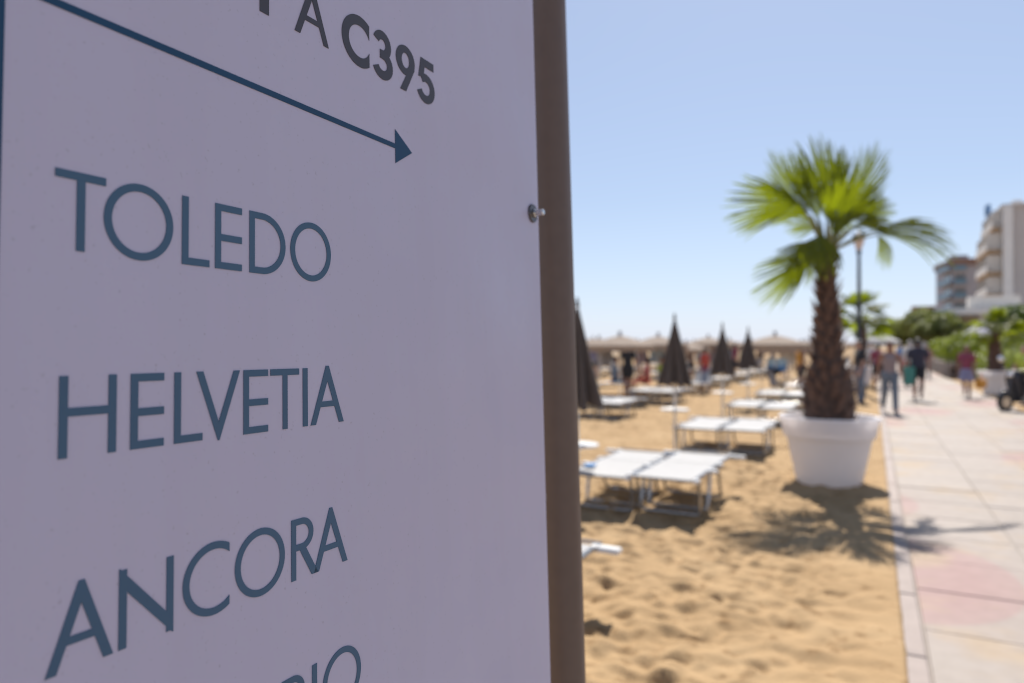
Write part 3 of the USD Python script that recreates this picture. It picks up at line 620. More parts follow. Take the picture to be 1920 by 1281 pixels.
# ------------------------------------------------------------------ people
def rotx(v, a): c, s = math.cos(a), math.sin(a); v = np.asarray(v, float); return np.array([v[0], v[1] * c - v[2] * s, v[1] * s + v[2] * c])
def hand_parts(wrist, d, out):
    """palm and five curled fingers along d; out points to the thumb's side."""
    d = d / np.linalg.norm(d); out = out - d * (out @ d); out /= np.linalg.norm(out); nrm = np.cross(d, out); ms = []
    p = lambda a, b, c: wrist + d * a + out * b + nrm * c
    ms.append(blob((p(0, 0, 0), .024), (p(.085, .030, 0), .013), (p(.085, -.030, 0), .012), (p(.03, .026, 0), .015)))
    for k, (o, L) in enumerate(((.030, .070), (.010, .080), (-.011, .074), (-.030, .058))):
        a, b, c = p(.082, o, 0), p(.082 + L * .52, o * 1.08, .010), p(.082 + L * .88, o * 1.1, .032)
        ms += [blob((a, .0092), (b, .0084)), blob((b, .0084), (c, .0072))]
    ms += [blob((p(.018, .026, .004), .013), (p(.055, .052, .016), .0095)), blob((p(.055, .052, .016), .0095), (p(.085, .056, .026), .008))]
    return ms
def person(name_loc, rz, label, H=1.72, skin='skin', hair='hair_brown', top=('tee', 'cloth_navy'), bottom=('trousers', 'cloth_slate'), hairdo='short', stride=0.38, arms=(0.3, -0.3), sit=None, shoes='cloth_black', group=None, hold=None, build=1.0, turn=0.0):
    t = thing('person', label, 'person', name_loc, rz, group, scale=H / 1.725)
    bw = build
    J = {}
    if sit is None:
        for s, th, kb in ((-1, stride, .08), (1, -stride * .8, .45 if stride > .15 else .05)):
            hip = np.array([s * .088, 0, .925]); th_ = th
            d1 = np.array([s * .01, math.sin(th_), -math.cos(th_)]); knee = hip + d1 * .43
            a2 = th_ - kb; d2 = np.array([0, math.sin(a2), -math.cos(a2)]); ank = knee + d2 * .415
            J[s] = (hip, knee, ank)
        low = min(J[-1][2][2], J[1][2][2]) - .085; off = np.array([0, 0, -low])
    else:
        for s in (-1, 1):
            hip = np.array([s * .09, 0, .0]); knee = hip + np.array([s * .05, .42, .03]); ank = knee + np.array([0, .06, -.40]); J[s] = (hip, knee, ank)
        off = np.array([0, 0, sit + .10]); 
        J = {k: tuple(x for x in v) for k, v in J.items()}
    sh = np.array([0, 0, 0.0]) if sit is None else np.array([0, 0, -.925])
    tors = lambda x, y, z: np.array([x, y, z]) + sh + off
    J = {k: tuple(x + off for x in v) for k, v in J.items()}
    pel, wai, che, nk, hd = tors(0, 0, .955), tors(0, .005, 1.10), tors(0, .01, 1.29), tors(0, 0, 1.475), tors(0, .025, 1.612)
    body, bones = [], {}
    R = lambda x, y, z: np.array([x * bw, y * bw, z])
    tb = [(pel, R(.155, .10, .085)), (wai, R(.128, .088, .08)), (che, R(.158, .108, .10))]
    body += [blob(tb[0], tb[1]), blob(tb[1], tb[2]), blob(tb[2], (tors(-.165, 0, 1.405), .052), (tors(.165, 0, 1.405), .052)), blob((tors(-.09, 0, 1.42), .045), (tors(.09, 0, 1.42), .045), (nk, .055)), blob((nk, .053), (tors(0, .012, 1.55), .050))]
    body += [blob((hd + np.array([0, -.008, .02]), (.077, .093, .092)), (hd + np.array([0, .012, -.03]), (.068, .082, .075)), (hd + np.array([0, .052, -.078]), (.030, .030, .024)))]
    body += [blob((hd + np.array([0, .095, .012]), .009), (hd + np.array([0, .112, -.018]), .013))]
    for s in (-1, 1): body.append(blob((hd + np.array([s * .077, -.002, .012]), (.010, .018, .020)), (hd + np.array([s * .074, .002, -.02]), (.008, .012, .014))))
    armj = {}
    for s, sw in ((-1, arms[0]), (1, arms[1])):
        shd = tors(s * .178 * (0.6 + .4 * bw), 0, 1.395)
        if isinstance(sw, tuple): e, w = tors(*sw[0]), tors(*sw[1])
        else:
            e = shd + np.array([s * .055, math.sin(sw) * .28, -math.cos(sw) * .28]); a2 = sw + .28; w = e + np.array([s * .01, math.sin(a2) * .245, -math.cos(a2) * .245])
        armj[s] = (shd, e, w)
        body += [blob((shd, .052), (e, .039)), blob((e, .039), (w, .027))]
        body += hand_parts(w, w - e, np.array([-s * .35, 1.0, .1]))
    for s in (-1, 1):
        h, k, a = J[s]
        body += [blob((h, R(.088, .09, .09)), (k, .056)), blob((k, .056), (k * .62 + a * .38 + np.array([0, -.018, 0]), .057), (a, .037))]
        body.append(blob((a + np.array([0, -.02, -.035]), .036), (a + np.array([s * .012, .13, -.058]), (.042, .05, .022))))
    obj('body', joined(body, .035, 4), skin, t, smooth=True)
    for s in (-1, 1): obj('eye', ball(.0105, hd + np.array([s * .030, .088, .022]), sub=1), 'hair_black', t)
    obj('mouth', ball(1, hd + np.array([0, .094, -.048]), (.022, .008, .006), 1), 'cloth_maroon', t)
    hb = [blob((hd + np.array([0, -.022, .035]), (.086, .094, .092)), (hd + np.array([0, -.045, -.01]), (.080, .070, .075)))]
    if hairdo == 'long': hb.append(blob((hd + np.array([0, -.055, 0]), (.084, .065, .08)), (hd + np.array([0, -.075, -.20]), (.085, .040, .06))))
    if hairdo == 'bun': hb.append(blob((hd + np.array([0, -.10, .085]), .048)))
    hm = joined(hb, .03, 2); obj('hair', hm, hair, t, smooth=True)
    e = .014
    kind, col = top
    tp = [blob(*[(c, r + e) for c, r in tb[:2]]), blob(*[(c, r + e) for c, r in tb[1:]])]
    if kind == 'tee':
        tp.append(blob((tb[2][0], tb[2][1] + e), (tors(-.165, 0, 1.405), .060), (tors(.165, 0, 1.405), .060), (tors(0, -.01, 1.455), .062)))
        for s in (-1, 1): S_, E_, _ = armj[s]; tp.append(blob((S_, .066), (S_ * .35 + E_ * .65, .060)))
    else:
        tp.append(blob((tb[2][0], tb[2][1] + e), (tors(-.105, 0, 1.405), .058), (tors(.105, 0, 1.405), .058)))
    if kind != 'bare': obj('top', joined(tp, .04, 3), col, t, smooth=True)
    kind, col = bottom; bt = []
    if kind in ('trousers', 'shorts'):
        bt.append(blob((pel, tb[0][1] + e), (J[-1][0], .10), (J[1][0], .10)))
        for s in (-1, 1):
            h, k, a = J[s]
            if kind == 'trousers':
                end = a + (k - a) * .06; bt += [blob((h, .108), (k, .074)), blob((k, .074), (end, .062))]
            else: bt.append(blob((h, .110), (h * .38 + k * .62, .092)))
    else:
        kz = (J[-1][1] + J[1][1]) / 2; f = .9 if kind == 'skirt' else 1.0
        bt.append(blob((pel, tb[0][1] + e), ((J[-1][0] + J[1][0]) / 2 * (1 - f) + kz * f + np.array([0, 0, .03]), (.235, .20, .012))))
    obj('bottoms', joined(bt, .04, 3), col, t, smooth=True)
    for s in (-1, 1):
        a = J[s][2]; obj('shoe', joined([blob((a + np.array([0, -.025, -.05]), (.042, .045, .036)), (a + np.array([s * .012, .14, -.066]), (.046, .055, .022)))]), shoes, t, smooth=40)
    return armj, t
def bag(loc, rz, label, mat, cat='bag', size=(.34, .12, .30)):
    b_ = thing('beach_bag', label, cat, loc, rz)
    w, d, h = size
    obj('body', joined([blob(((-w / 2, 0, .05), (.04, d / 2, .05)), ((w / 2, 0, .05), (.04, d / 2, .05)), ((-w / 2 - .03, 0, h), (.02, d / 2, .02)), ((w / 2 + .03, 0, h), (.02, d / 2, .02)))]), mat, b_, smooth=40)
    for s in (-1, 1): obj('handle', tube([(-w / 4, s * .02, h), (-w / 5, s * .02, h + .14), (0, s * .02, h + .19), (w / 5, s * .02, h + .14), (w / 4, s * .02, h)], .008, 6), mat, b_, smooth=True)
TOW, AWAY = math.pi, 0.0
def pw(px, Z, z=0.03): x, y = w_xy(px, Z); return (x, y, z)
person(pw(1668, 16.3), TOW + .15, 'person in taupe tank top and slate trousers walking on the promenade by the sand', 1.70, 'skin_tan', 'hair_brown', ('tank', 'cloth_taupe'), ('trousers', 'cloth_slate'), 'bun', .26, (.25, -.2), shoes='cloth_grey', build=.95)
arm2, p2 = person(pw(1721, 20.0), AWAY - .1, 'person in navy t-shirt and black shorts walking in the middle of the promenade', 1.82, 'skin_tan', 'hair_black', ('tee', 'cloth_navy'), ('shorts', 'cloth_black'), 'short', .34, (-.1, .3), build=1.18)
x, y, z = pw(1704, 19.95); bag((x, y, .47), .3, 'long teal beach bag hanging from the hand of the person in navy', 'cloth_teal', size=(.22, .12, .52))
person(pw(1812, 21.0), TOW - .2, 'person in maroon top and lilac skirt walking on the right of the promenade', 1.62, 'skin_tan', 'hair_brown', ('tee', 'cloth_maroon'), ('skirt', 'cloth_lilac'), 'long', .28, (.2, -.15), shoes='cloth_taupe')
x, y, z = pw(1839, 21.2); bag((x, y, .30), 1.0, 'bright amber beach bag hanging beside the person in the lilac skirt', 'cloth_amber', size=(.26, .2, .26))
person(pw(1613, 19.3, 0), TH + 1.45, 'person in black top and blue jeans standing in front of the lamp post', 1.76, 'skin', 'hair_black', ('tee', 'cloth_black'), ('trousers', 'cloth_jeans'), 'short', .10, (.05, -.05))
person(pw(1706, 26.0), AWAY, 'person with grey hair and white t-shirt walking farther off, just behind the one in navy', 1.80, 'skin', 'hair_grey', ('tee', 'cloth_white'), ('shorts', 'cloth_red'), 'short', .3, (.2, -.2))
person(pw(1646, 24.5), AWAY + .2, 'person in maroon t-shirt and black shorts walking behind the one in taupe', 1.68, 'skin_tan', 'hair_black', ('tee', 'cloth_maroon'), ('shorts', 'cloth_black'), 'short', .3, (.2, -.2))
person(pw(1633, 33), TOW, 'person in white t-shirt and grey trousers far down the promenade near the smaller palm', 1.72, 'skin', 'hair_brown', ('tee', 'cloth_white'), ('trousers', 'cloth_grey'), 'long', .25)
person(pw(1690, 36), AWAY, 'person in blue t-shirt and white shorts far down the middle of the promenade', 1.75, 'skin', 'hair_brown', ('tee', 'cloth_blue'), ('shorts', 'cloth_white'), 'short', .3)
person(pw(1738, 33), TOW, 'person in pink top and grey trousers far off by the stone planting bed', 1.66, 'skin', 'hair_brown', ('tank', 'cloth_pink'), ('trousers', 'cloth_grey'), 'long', .25)
person(pw(1322, 24, 0), 1.2, 'tanned person in red shirt and dark shorts standing right of the middle closed umbrella', 1.56, 'skin_tan', 'hair_brown', ('tee', 'cloth_red'), ('shorts', 'cloth_maroon'), 'short', .12, (.1, -.1))
person(pw(1501, 22.6, 0), 2.3, 'dark haired person in an amber top standing behind the palm trunk', 1.72, 'skin_tan', 'hair_black', ('tank', 'cloth_amber'), ('shorts', 'cloth_black'), 'long', .1)
person(pw(1241, 23.2, 0), -2.0, 'person in a lime top sitting left of the middle closed umbrella', 1.7, 'skin', 'hair_brown', ('tee', 'cloth_lime'), ('shorts', 'cloth_white'), 'short', sit=.36, arms=((( -.2, .12, 1.13), (-.14, .32, 1.03)), ((.2, .12, 1.13), (.14, .32, 1.03))))
person(pw(1214, 23.8, 0), 1.9, 'person in a pink top sitting next to the one in lime', 1.68, 'skin_tan', 'hair_black', ('tee', 'cloth_pink'), ('shorts', 'cloth_red'), 'long', sit=.36, arms=(((-.2, .12, 1.13), (-.14, .32, 1.03)), ((.2, .12, 1.13), (.14, .32, 1.03))))
person(pw(1152, 22.5, 0), -1.2, 'person in a slate t-shirt sitting under the nearest beige umbrella', 1.76, 'skin_tan', 'hair_black', ('tee', 'cloth_slate'), ('shorts', 'cloth_navy'), 'short', sit=.36, arms=(((-.2, .12, 1.13), (-.14, .32, 1.03)), ((.2, .12, 1.13), (.14, .32, 1.03))))
person(pw(1177, 21.3, 0), AWAY, 'person in black t-shirt and shorts standing under the nearest beige umbrella', 1.74, 'skin_tan', 'hair_black', ('tee', 'cloth_black'), ('shorts', 'cloth_black'), 'short', .08, (.05, .1))
far_people = [(1118, 34, 'cloth_white'), (1142, 40, 'cloth_maroon'), (1200, 37, 'cloth_lilac'), (1296, 34, 'cloth_grey'), (1310, 44, 'cloth_jeans'), (1335, 40, 'cloth_navy'), (1378, 33, 'cloth_maroon'), (1425, 38, 'cloth_black'), (1470, 33, 'cloth_taupe'), (1486, 45, 'cloth_white'), (1448, 47, 'cloth_jeans'), (1390, 50, 'cloth_teal')]
fl = ['white top far left beside the sign post', 'maroon top far left under the beige rows', 'lilac top behind the nearest beige umbrella', 'grey top right behind the middle closed umbrella', 'denim blue top in the gap between closed umbrellas', 'navy top left of the third closed umbrella',
      'maroon top between the third and last closed umbrellas', 'black top right of the last closed umbrella', 'taupe top under the beige umbrella near the palm', 'white top close to the palm trunk far behind', 'denim blue top far behind the dark stroller', 'teal top far behind the last closed umbrella']
for i, (px, Z, c) in enumerate(far_people):
    person(pw(px, Z, 0), rg.uniform(0, 6), 'distant beachgoer in a ' + fl[i], rg.uniform(1.6, 1.8), ['skin', 'skin_tan'][i % 2], ['hair_brown', 'hair_black'][i % 2], (['tee', 'tank'][i % 2], c), (['shorts', 'skirt'][i % 3 == 0], ['cloth_black', 'cloth_grey', 'cloth_jeans'][i % 3]), ['short', 'long'][i % 2], .12, (.1, -.15))

def towel(px, Z, h, label, mat, size=(.6, 1.3), rz=.1):
    x, y, _ = pw(px, Z); n = 12; V, F = [], []
    for j in range(n):
        for i in range(n):
            u, v = i / (n - 1) - .5, j / (n - 1) - .5
            V.append([u * size[0], v * size[1], .012 * math.sin(9 * u + 5 * v) - .22 * max(0, abs(u) - .42) * 6 * .5])
    for j in range(n - 1):
        for i in range(n - 1): a = j * n + i; F += [[a, a + 1, a + n + 1], [a, a + n + 1, a + n]]
    m = trimesh.Trimesh(V, F, process=False); m.apply_transform(rotm([0, 0, 1], rz)); m.apply_translation((x, y, h))
    obj('beach_towel', m, mat, smooth=True, label=label, cat='towel')
towel(1160, 22.6, .41, 'long orange towel spread over a lounger left of the middle umbrella', 'cloth_orange', (1.1, 1.5), .3)
towel(1195, 22.9, .41, 'red orange towel beside the long orange one', 'cloth_orange', (.7, 1.5), .1)
towel(1150, 22.0, .44, 'pale blue towel folded over the orange towel', 'cloth_sky', (.9, .7), .3)
tl = thing('hanging_towel', 'pale blue and white towel hung under the beige umbrella near the palm', 'towel', pw(1456, 22.0, 0), TH)
vv = [[(i / 9 - .5) * .62, .03 * math.sin(i * 1.9), .78 + .42 * j] for j in (0, 1) for i in range(10)]
obj('cloth', trimesh.Trimesh(vv, [f for i in range(9) for f in ([i, i + 1, i + 11], [i, i + 11, i + 10])], process=False), 'cloth_sky', tl, smooth=True)
obj('stripe', trimesh.Trimesh(np.array(vv) * [1, 1, .4] + [0, -.006, .50], [f for i in range(9) for f in ([i, i + 1, i + 11], [i, i + 11, i + 10])], process=False), 'cloth_blue', tl, smooth=True)
obj('line', tube([(-.5, 0, 1.21), (.5, 0, 1.21)], .006, 6), 'cloth_white', tl)
for s in (-1, 1): obj('stick', tube([(s * .48, 0, -.1), (s * .48, 0, 1.23)], .012, 6), 'pole_white', tl)

# things hung to dry under the beige umbrellas
HC = {}
for cn in ('cloth_white', 'cloth_grey', 'cloth_sky', 'cloth_pink', 'cloth_lilac', 'cloth_taupe'):
    HC[cn] = cls('hung_towel_' + cn)
    v_ = [[(i / 7 - .5) * .5, .05 * math.sin(i * 2.1 + j), 1.62 - .15 * j] for j in range(5) for i in range(8)]
    obj('cloth', trimesh.Trimesh(v_, [f for j in range(4) for i in range(7) for f in ([j * 8 + i, j * 8 + i + 1, j * 8 + i + 9], [j * 8 + i, j * 8 + i + 9, j * 8 + i + 8])], process=False), cn, HC[cn], smooth=True)
    obj('peg', [bx((.02, .03, .07), (x_, 0, 1.63)) for x_ in (-.2, .2)], 'wood', HC[cn])
for (ox, oy) in OPEN_AT:
    for q in range(2):
        if rg.random() < .75:
            cn = rg.choice(list(HC)); a_ = rg.uniform(0, 6.28); nm_ = dict(sky='pale blue').get(cn.split('_')[1], cn.split('_')[1])
            copy(HC[cn], 'hung_towel', f'{nm_} towel hanging under the beige umbrella rows', 'towel', (ox + .55 * math.cos(a_), oy + .55 * math.sin(a_), 0), a_ + 1.57 + rg.uniform(-.5, .5), f'{nm_} towels hung under the beige umbrellas')

# a dark stroller beside the far loungers
sx_, sy_, _ = pw(1456, 21.0)
stv = thing('stroller', 'black folding stroller with hood parked beside the last white loungers', 'stroller', (sx_, sy_, 0), TH + .2, scale=.95)
hood = joined([blob(((-.20, .12, .80), (.06, .10, .16)), ((-.05, .05, .92), (.06, .24, .06)), ((.12, .05, .88), (.04, .24, .04)))])
obj('hood', hood, 'cloth_black', stv, smooth=40)
obj('seat', joined([blob(((-.22, 0, .85), (.05, .2, .05)), ((-.10, 0, .45), (.06, .2, .06))), blob(((-.10, 0, .45), (.06, .2, .06)), ((.22, 0, .48), (.05, .2, .05)))]), 'cloth_grey', stv, smooth=40)
obj('basket', bx((.5, .38, .14), (.02, 0, .24), bevel=.03), 'cloth_black', stv)
for s in (-1, 1):
    obj('frame', tube([(-.42, s * .23, 1.02), (-.22, s * .23, .75), (.05, s * .23, .40), (.30, s * .23, .12)], .014, 8), 'dark_steel', stv, smooth=40)
    obj('frame', tube([(.02, s * .23, .44), (-.16, s * .23, .28), (-.30, s * .23, .12)], .014, 8), 'dark_steel', stv, smooth=40)
    for wx in (-.30, .30): obj('wheel', trimesh.creation.torus(.10, .022, 20, 8, transform=trimesh.transformations.translation_matrix([wx, s * .25, .12]) @ rotm([1, 0, 0], math.pi / 2)), 'rubber', stv, smooth=True)
obj('handle', tube([(-.42, -.23, 1.02), (-.46, 0, 1.05), (-.42, .23, 1.02)], .016, 8), 'rubber', stv, smooth=True)

# ------------------------------------------------------------------ lamp post
lx, ly = w_xy(1611, 23.5)
lp = thing('street_lamp', 'tall dark iron street lamp rising behind the palm, with a pale cup-shaped lantern', 'street lamp', (lx, ly, 0))
obj('base', lathe([(0, 0), (.20, 0), (.20, .12), (.15, .16), (.13, .70), (.155, .74), (.155, .80), (.10, .86), (.09, 1.05), (0, 1.05)], 24), 'iron', lp, smooth=40)
obj('post', tube([(0, 0, 1.0), (0, 0, 2.5), (0, 0, 4.84)], [.085, .072, .052], 20), 'iron', lp, smooth=40)
obj('collar', lathe([(.05, 4.72), (.085, 4.74), (.085, 4.82), (.05, 4.86)], 20), 'iron', lp, smooth=40)
obj('lantern', lathe([(.05, 4.84), (.09, 4.90), (.19, 5.22), (.20, 5.28), (.17, 5.30), (0, 5.30)], 24), 'lamp_glass', lp, smooth=40)
obj('cap', lathe([(.22, 5.30), (.22, 5.33), (.12, 5.44), (.03, 5.49), (0, 5.54)], 24), 'iron', lp, smooth=40)

# ------------------------------------------------------------------ scooter and what stands at the right edge
gx_, gy_ = w_xy(1922, 17.0)
sc = thing('motor_scooter', 'dark parked motor scooter cut by the right edge of the picture', 'scooter', (gx_, gy_, 0), TH + math.pi + .25)
def torus(c, R, r): return trimesh.creation.torus(R, r, 28, 12, transform=trimesh.transformations.translation_matrix(c) @ rotm([1, 0, 0], math.pi / 2))
for wx in (-.55, .62):
    wh = obj('wheel', torus((wx, 0, .23), .18, .055), 'rubber', sc, smooth=True)
    obj('rim', trimesh.creation.cylinder(.13, .07, sections=24, transform=trimesh.transformations.translation_matrix((wx, 0, .23)) @ rotm([1, 0, 0], math.pi / 2)), 'alu', wh)
obj('body', joined([blob(((-.70, 0, .66), (.10, .13, .07)), ((-.25, 0, .62), (.10, .15, .10)), ((-.55, 0, .42), (.16, .12, .10)), ((-.2, 0, .40), (.12, .14, .10))), blob(((-.2, 0, .28), (.1, .17, .05)), ((.30, 0, .26), (.06, .17, .04)))]), 'scooter_paint', sc, smooth=40)
obj('front_shield', joined([blob(((.30, 0, .28), (.04, .17, .04)), ((.42, 0, .82), (.05, .19, .08))), blob(((.42, 0, .82), (.05, .19, .08)), ((.38, 0, .96), (.08, .12, .05)))]), 'scooter_paint', sc, smooth=40)
obj('front_mudguard', joined([blob(((.50, 0, .46), (.05, .07, .03)), ((.66, 0, .50), (.06, .07, .03)), ((.80, 0, .38), (.03, .06, .03)))]), 'scooter_paint', sc, smooth=40)
obj('fork', tube([(.42, 0, .85), (.62, 0, .23)], .03, 10), 'dark_steel', sc, smooth=40)
obj('seat', joined([blob(((-.68, 0, .78), (.08, .12, .05)), ((-.18, 0, .76), (.10, .13, .05)))]), 'rubber', sc, smooth=40)
obj('handlebar', tube([(.30, -.34, 1.02), (.38, -.12, 1.0), (.38, .12, 1.0), (.30, .34, 1.02)], .017, 10), 'dark_steel', sc, smooth=40)
for s in (-1, 1):
    st_ = obj('mirror_arm', tube([(.33, s * .26, 1.02), (.36, s * .32, 1.16), (.34, s * .36, 1.22)], .008, 8), 'dark_steel', sc, smooth=40)
    obj('mirror_face', ball(1, (.33, s * .36, 1.28), (.03, .085, .075)), 'mirror', st_, smooth=True)
obj('headlight', ball(1, (.46, 0, .90), (.05, .08, .06)), 'mirror', sc, smooth=True)
person(pw(1921, 18.6, 0), 2.4, 'person in a lime top and black trousers at the right edge, mostly cut off', 1.62, 'skin', 'hair_brown', ('tee', 'cloth_lime'), ('trousers', 'cloth_black'), 'short', .08, (.2, .2))

# ------------------------------------------------------------------ plants
def leafcloud(centers, radii, n, size, seed, flatz=1.0):
    r = np.random.default_rng(seed); P = []
    centers = np.array(centers, float); radii = np.array(radii, float); w = radii ** 2; w /= w.sum(); k = r.choice(len(centers), n, p=w)
    d = r.normal(size=(n, 3)); d /= np.linalg.norm(d, axis=1, keepdims=True); rad = radii[k] * (1 - .45 * r.random(n) ** 2.2)
    c = centers[k] + d * rad[:, None] * np.array([1, 1, flatz])
    nrm = d + r.normal(size=(n, 3)) * .6; nrm /= np.linalg.norm(nrm, axis=1, keepdims=True)
    t = np.cross(nrm, r.normal(size=(n, 3))); t /= np.linalg.norm(t, axis=1, keepdims=True); b_ = np.cross(nrm, t)
    s = size * r.uniform(.6, 1.3, n)[:, None]
    Vv = np.stack([c - t * s, c - b_ * s * .42 + nrm * s * .1, c + t * s, c + b_ * s * .42 + nrm * s * .1], 1).reshape(-1, 3)
    i = np.arange(n)[:, None] * 4
    return trimesh.Trimesh(Vv, np.vstack([i + [0, 1, 2], i + [0, 2, 3]]), process=False)
def tree(name, label, loc, h, spread, seed, mat, n=5000, size=.16, flatz=.5, trunk_h=.45, cat='tree', group=None):
    r = np.random.default_rng(seed); t = thing(name, label, cat, loc, 0, group)
    th = h * trunk_h; k = 11; cs, rs, limbs = [], [], []
    for i in range(k):
        a = i * 2.39996; q = math.sqrt((i + .3) / k) * spread * .72
        c = np.array([q * math.cos(a), q * math.sin(a), h - spread * .38 * flatz - (q / spread) ** 2 * h * .18 - r.uniform(0, .12) * h]); cs.append(c); rs.append(spread * r.uniform(.28, .45))
        limbs.append(tube([(0, 0, th * .85), c * [.5, .5, 0] + [0, 0, (th + c[2]) / 2], c], [h * .018, h * .012, h * .005], 6))
    obj('trunk', [tube([(0, 0, -.2), (.03 * h, 0, th * .5), (0, 0, th)], [h * .035, h * .028, h * .02], 9)] + limbs, 'wood', t, smooth=True)
    obj('crown', leafcloud(cs, rs, n, size, seed, flatz), mat, t)
    return t
for i, (px, Z, h, s) in enumerate([(1712, 96, 6.0, 4.4), (1745, 84, 6.4, 3.6), (1688, 120, 6.0, 4.5), (1672, 150, 6.2, 5), (1762, 68, 4.6, 2.6)]):
    x, y = w_xy(px, Z); tree('pine_tree', ['broad dark umbrella pine in the middle of the pine group left of the white pavilion', 'broad umbrella pine right beside the white pavilion wall', 'umbrella pine farther left in the group, over the far walkers', 'smallest and farthest umbrella pine, next to the lamp post', 'low round pine standing in front of the white pavilion corner'][i], (x, y, 0), h, s, 40 + i, 'pine_leaf', 6500, .26, .95, .35, group='umbrella pines behind the promenade')
for i, (px, Z, h, s) in enumerate([(1912, 46, 4.3, 2.0), (1950, 40, 4.2, 2.3), (1890, 62, 4.0, 2.2)]):
    x, y = w_xy(px, Z); tree('broadleaf_tree', ['full dark green tree at the right edge in front of the beige hotel', 'dense green tree just beyond the right edge of the picture', 'low green tree behind the full one, beside the lilac awning'][i], (x, y, 0), h, s, 60 + i, 'shrub_leaf', 8000, .14, .9, .3, group='broadleaf trees in front of the hotel')
def hedge(label, c, size, seed, mat='hedge_leaf', n=5000, leafs=.09):
    r = np.random.default_rng(seed); t = thing('hedge', label, 'hedge', c)
    cs = [(r.uniform(-.5, .5) * size[0], r.uniform(-.5, .5) * size[1], size[2] * r.uniform(.35, .72)) for _ in range(30)]
    obj('foliage', leafcloud(cs, [size[2] * r.uniform(.32, .55) for _ in cs], n, leafs, seed, .9), mat, t)
    obj('stems', [tube([(a, b_, -.05), (a + .05, b_, c_)], .02, 5) for a, b_, c_ in cs[:14]], 'wood', t)
bed = thing('planting_bed', 'low brown stone planting bed along the right side of the promenade', 'planter')
BX, BY0, BY1, BZ = 3.30, 39.5, 66.0, .78
rs_ = random.Random(8)
for row in range(3):
    y = BY0 + (row % 2) * .3
    while y < BY1 - .1:
        L = min(rs_.uniform(.5, .8), BY1 - y); obj('stone', bx((.26, L - .02, .24), (BX + .13 + rs_.uniform(-.012, .012), y + L / 2, .13 + row * .25), bevel=.02), 'stone_wall', bed); y += L
    x = BX + .28
    while x < BX + 4.2:
        L = rs_.uniform(.45, .75); obj('stone', bx((L - .02, .26, .24), (x + L / 2, BY0 + .13 + rs_.uniform(-.012, .012), .13 + row * .25), bevel=.02), 'stone_wall', bed); x += L
obj('core', bx((4.0, BY1 - BY0 - .3, .70), (BX + 2.25, (BY0 + BY1) / 2 + .1, .35)), 'soil', bed)
hedge('bright green clipped hedge on the near end of the stone planting bed', (BX + 1.7, BY0 + 2.4, .72), (2.8, 4.0, 1.5), 71, n=9000)
hedge('bright green hedge on the far end of the stone planting bed', (BX + 1.6, BY0 + 12, .72), (2.4, 10, 1.4), 72, n=9000)
for i, (px, Z, w, h) in enumerate([(1893, 30, 2.2, 1.5), (1920, 27, 2.0, 1.5), (1838, 44, 2.0, 1.2)]):
    x, y = w_xy(px, Z); hedge(['yellow-green shrub behind the young potted palm', 'bright shrub at the right edge above the scooter', 'light shrub between the amber bag and the lilac awning'][i], (x, y, 0), (w, w, h), 80 + i, 'hedge_leaf', 4000, .08)

# ------------------------------------------------------------------ buildings
def wall_with(parent, name, x0, x1, z0, z1, y, mat, thick=.3): return obj(name, bx((x1 - x0, thick, z1 - z0), ((x0 + x1) / 2, y + thick / 2, (z0 + z1) / 2)), mat, parent)
# beige hotel: end wall towards the camera, balconies towards the sea
hx, hy = w_xy(1881, 98.0)
ho = thing('hotel', 'tall beige hotel at the right edge with ochre balcony slabs towards the sea', 'hotel', (hx, hy, 0))
FH, NF, DEP = 3.15, 6, 12.5
obj('wall', bx((26, DEP, 21.2), (13, DEP / 2, 10.6)), 'plaster_beige', ho)
obj('wall', bx((1.1, .7, 21.3), (.55, -.345, 10.65)), 'plaster_white', ho, label='pale corner strip of the hotel')
rf = obj('roof', bx((26.3, DEP + .6, .45), (13, DEP / 2, 21.4)), 'plaster_beige', ho)
obj('parapet', bx((1.2, 3, 1.5), (2.6, 7, 22.3)), 'plaster_white', rf); obj('roof_sign', [bx((.5, 2.6, 1.4), (-.6, 9.5, 22.5)), bx((.1, .1, 1.2), (-.6, 8.6, 21.5)), bx((.1, .1, 1.2), (-.6, 10.4, 21.5))], 'blue_paint', rf)
for f in range(NF):
    z = 2.6 + f * FH
    d = 1.9 if f < NF - 1 else 1.2
    obj('balcony_slab', bx((d, DEP - 1, .28), (-d / 2, DEP / 2, z)), 'slab_ochre', ho)
    b_ = obj('balcony_front', bx((.12, DEP - 1, .95), (-d + .06, DEP / 2, z + .62)), 'plaster_white', ho)
    for k in range(5): obj('divider', bx((d - .14, .14, 2.5), (-d / 2 + .05, 1.2 + k * (DEP - 2.4) / 4, z + 1.4)), 'plaster_cream', ho)
    for k in range(4):
        w = obj('window', bx((.10, 2.6, 2.1), (-.052, 3.3 + k * (DEP - 2.4) / 4, z + 1.2)), 'window_dark', ho)
        obj('frame', [bx((.06, .08, 2.1), (-.13, 3.3 + k * (DEP - 2.4) / 4 + q, z + 1.2)) for q in (-1.3, 0, 1.3)], 'plaster_white', w)
    for q in (-.4,):
        w = obj('window', bx((1.1, .10, 1.5), (4.6, -.052, z + 1.3)), 'window_dark', ho) if f > 9 else None
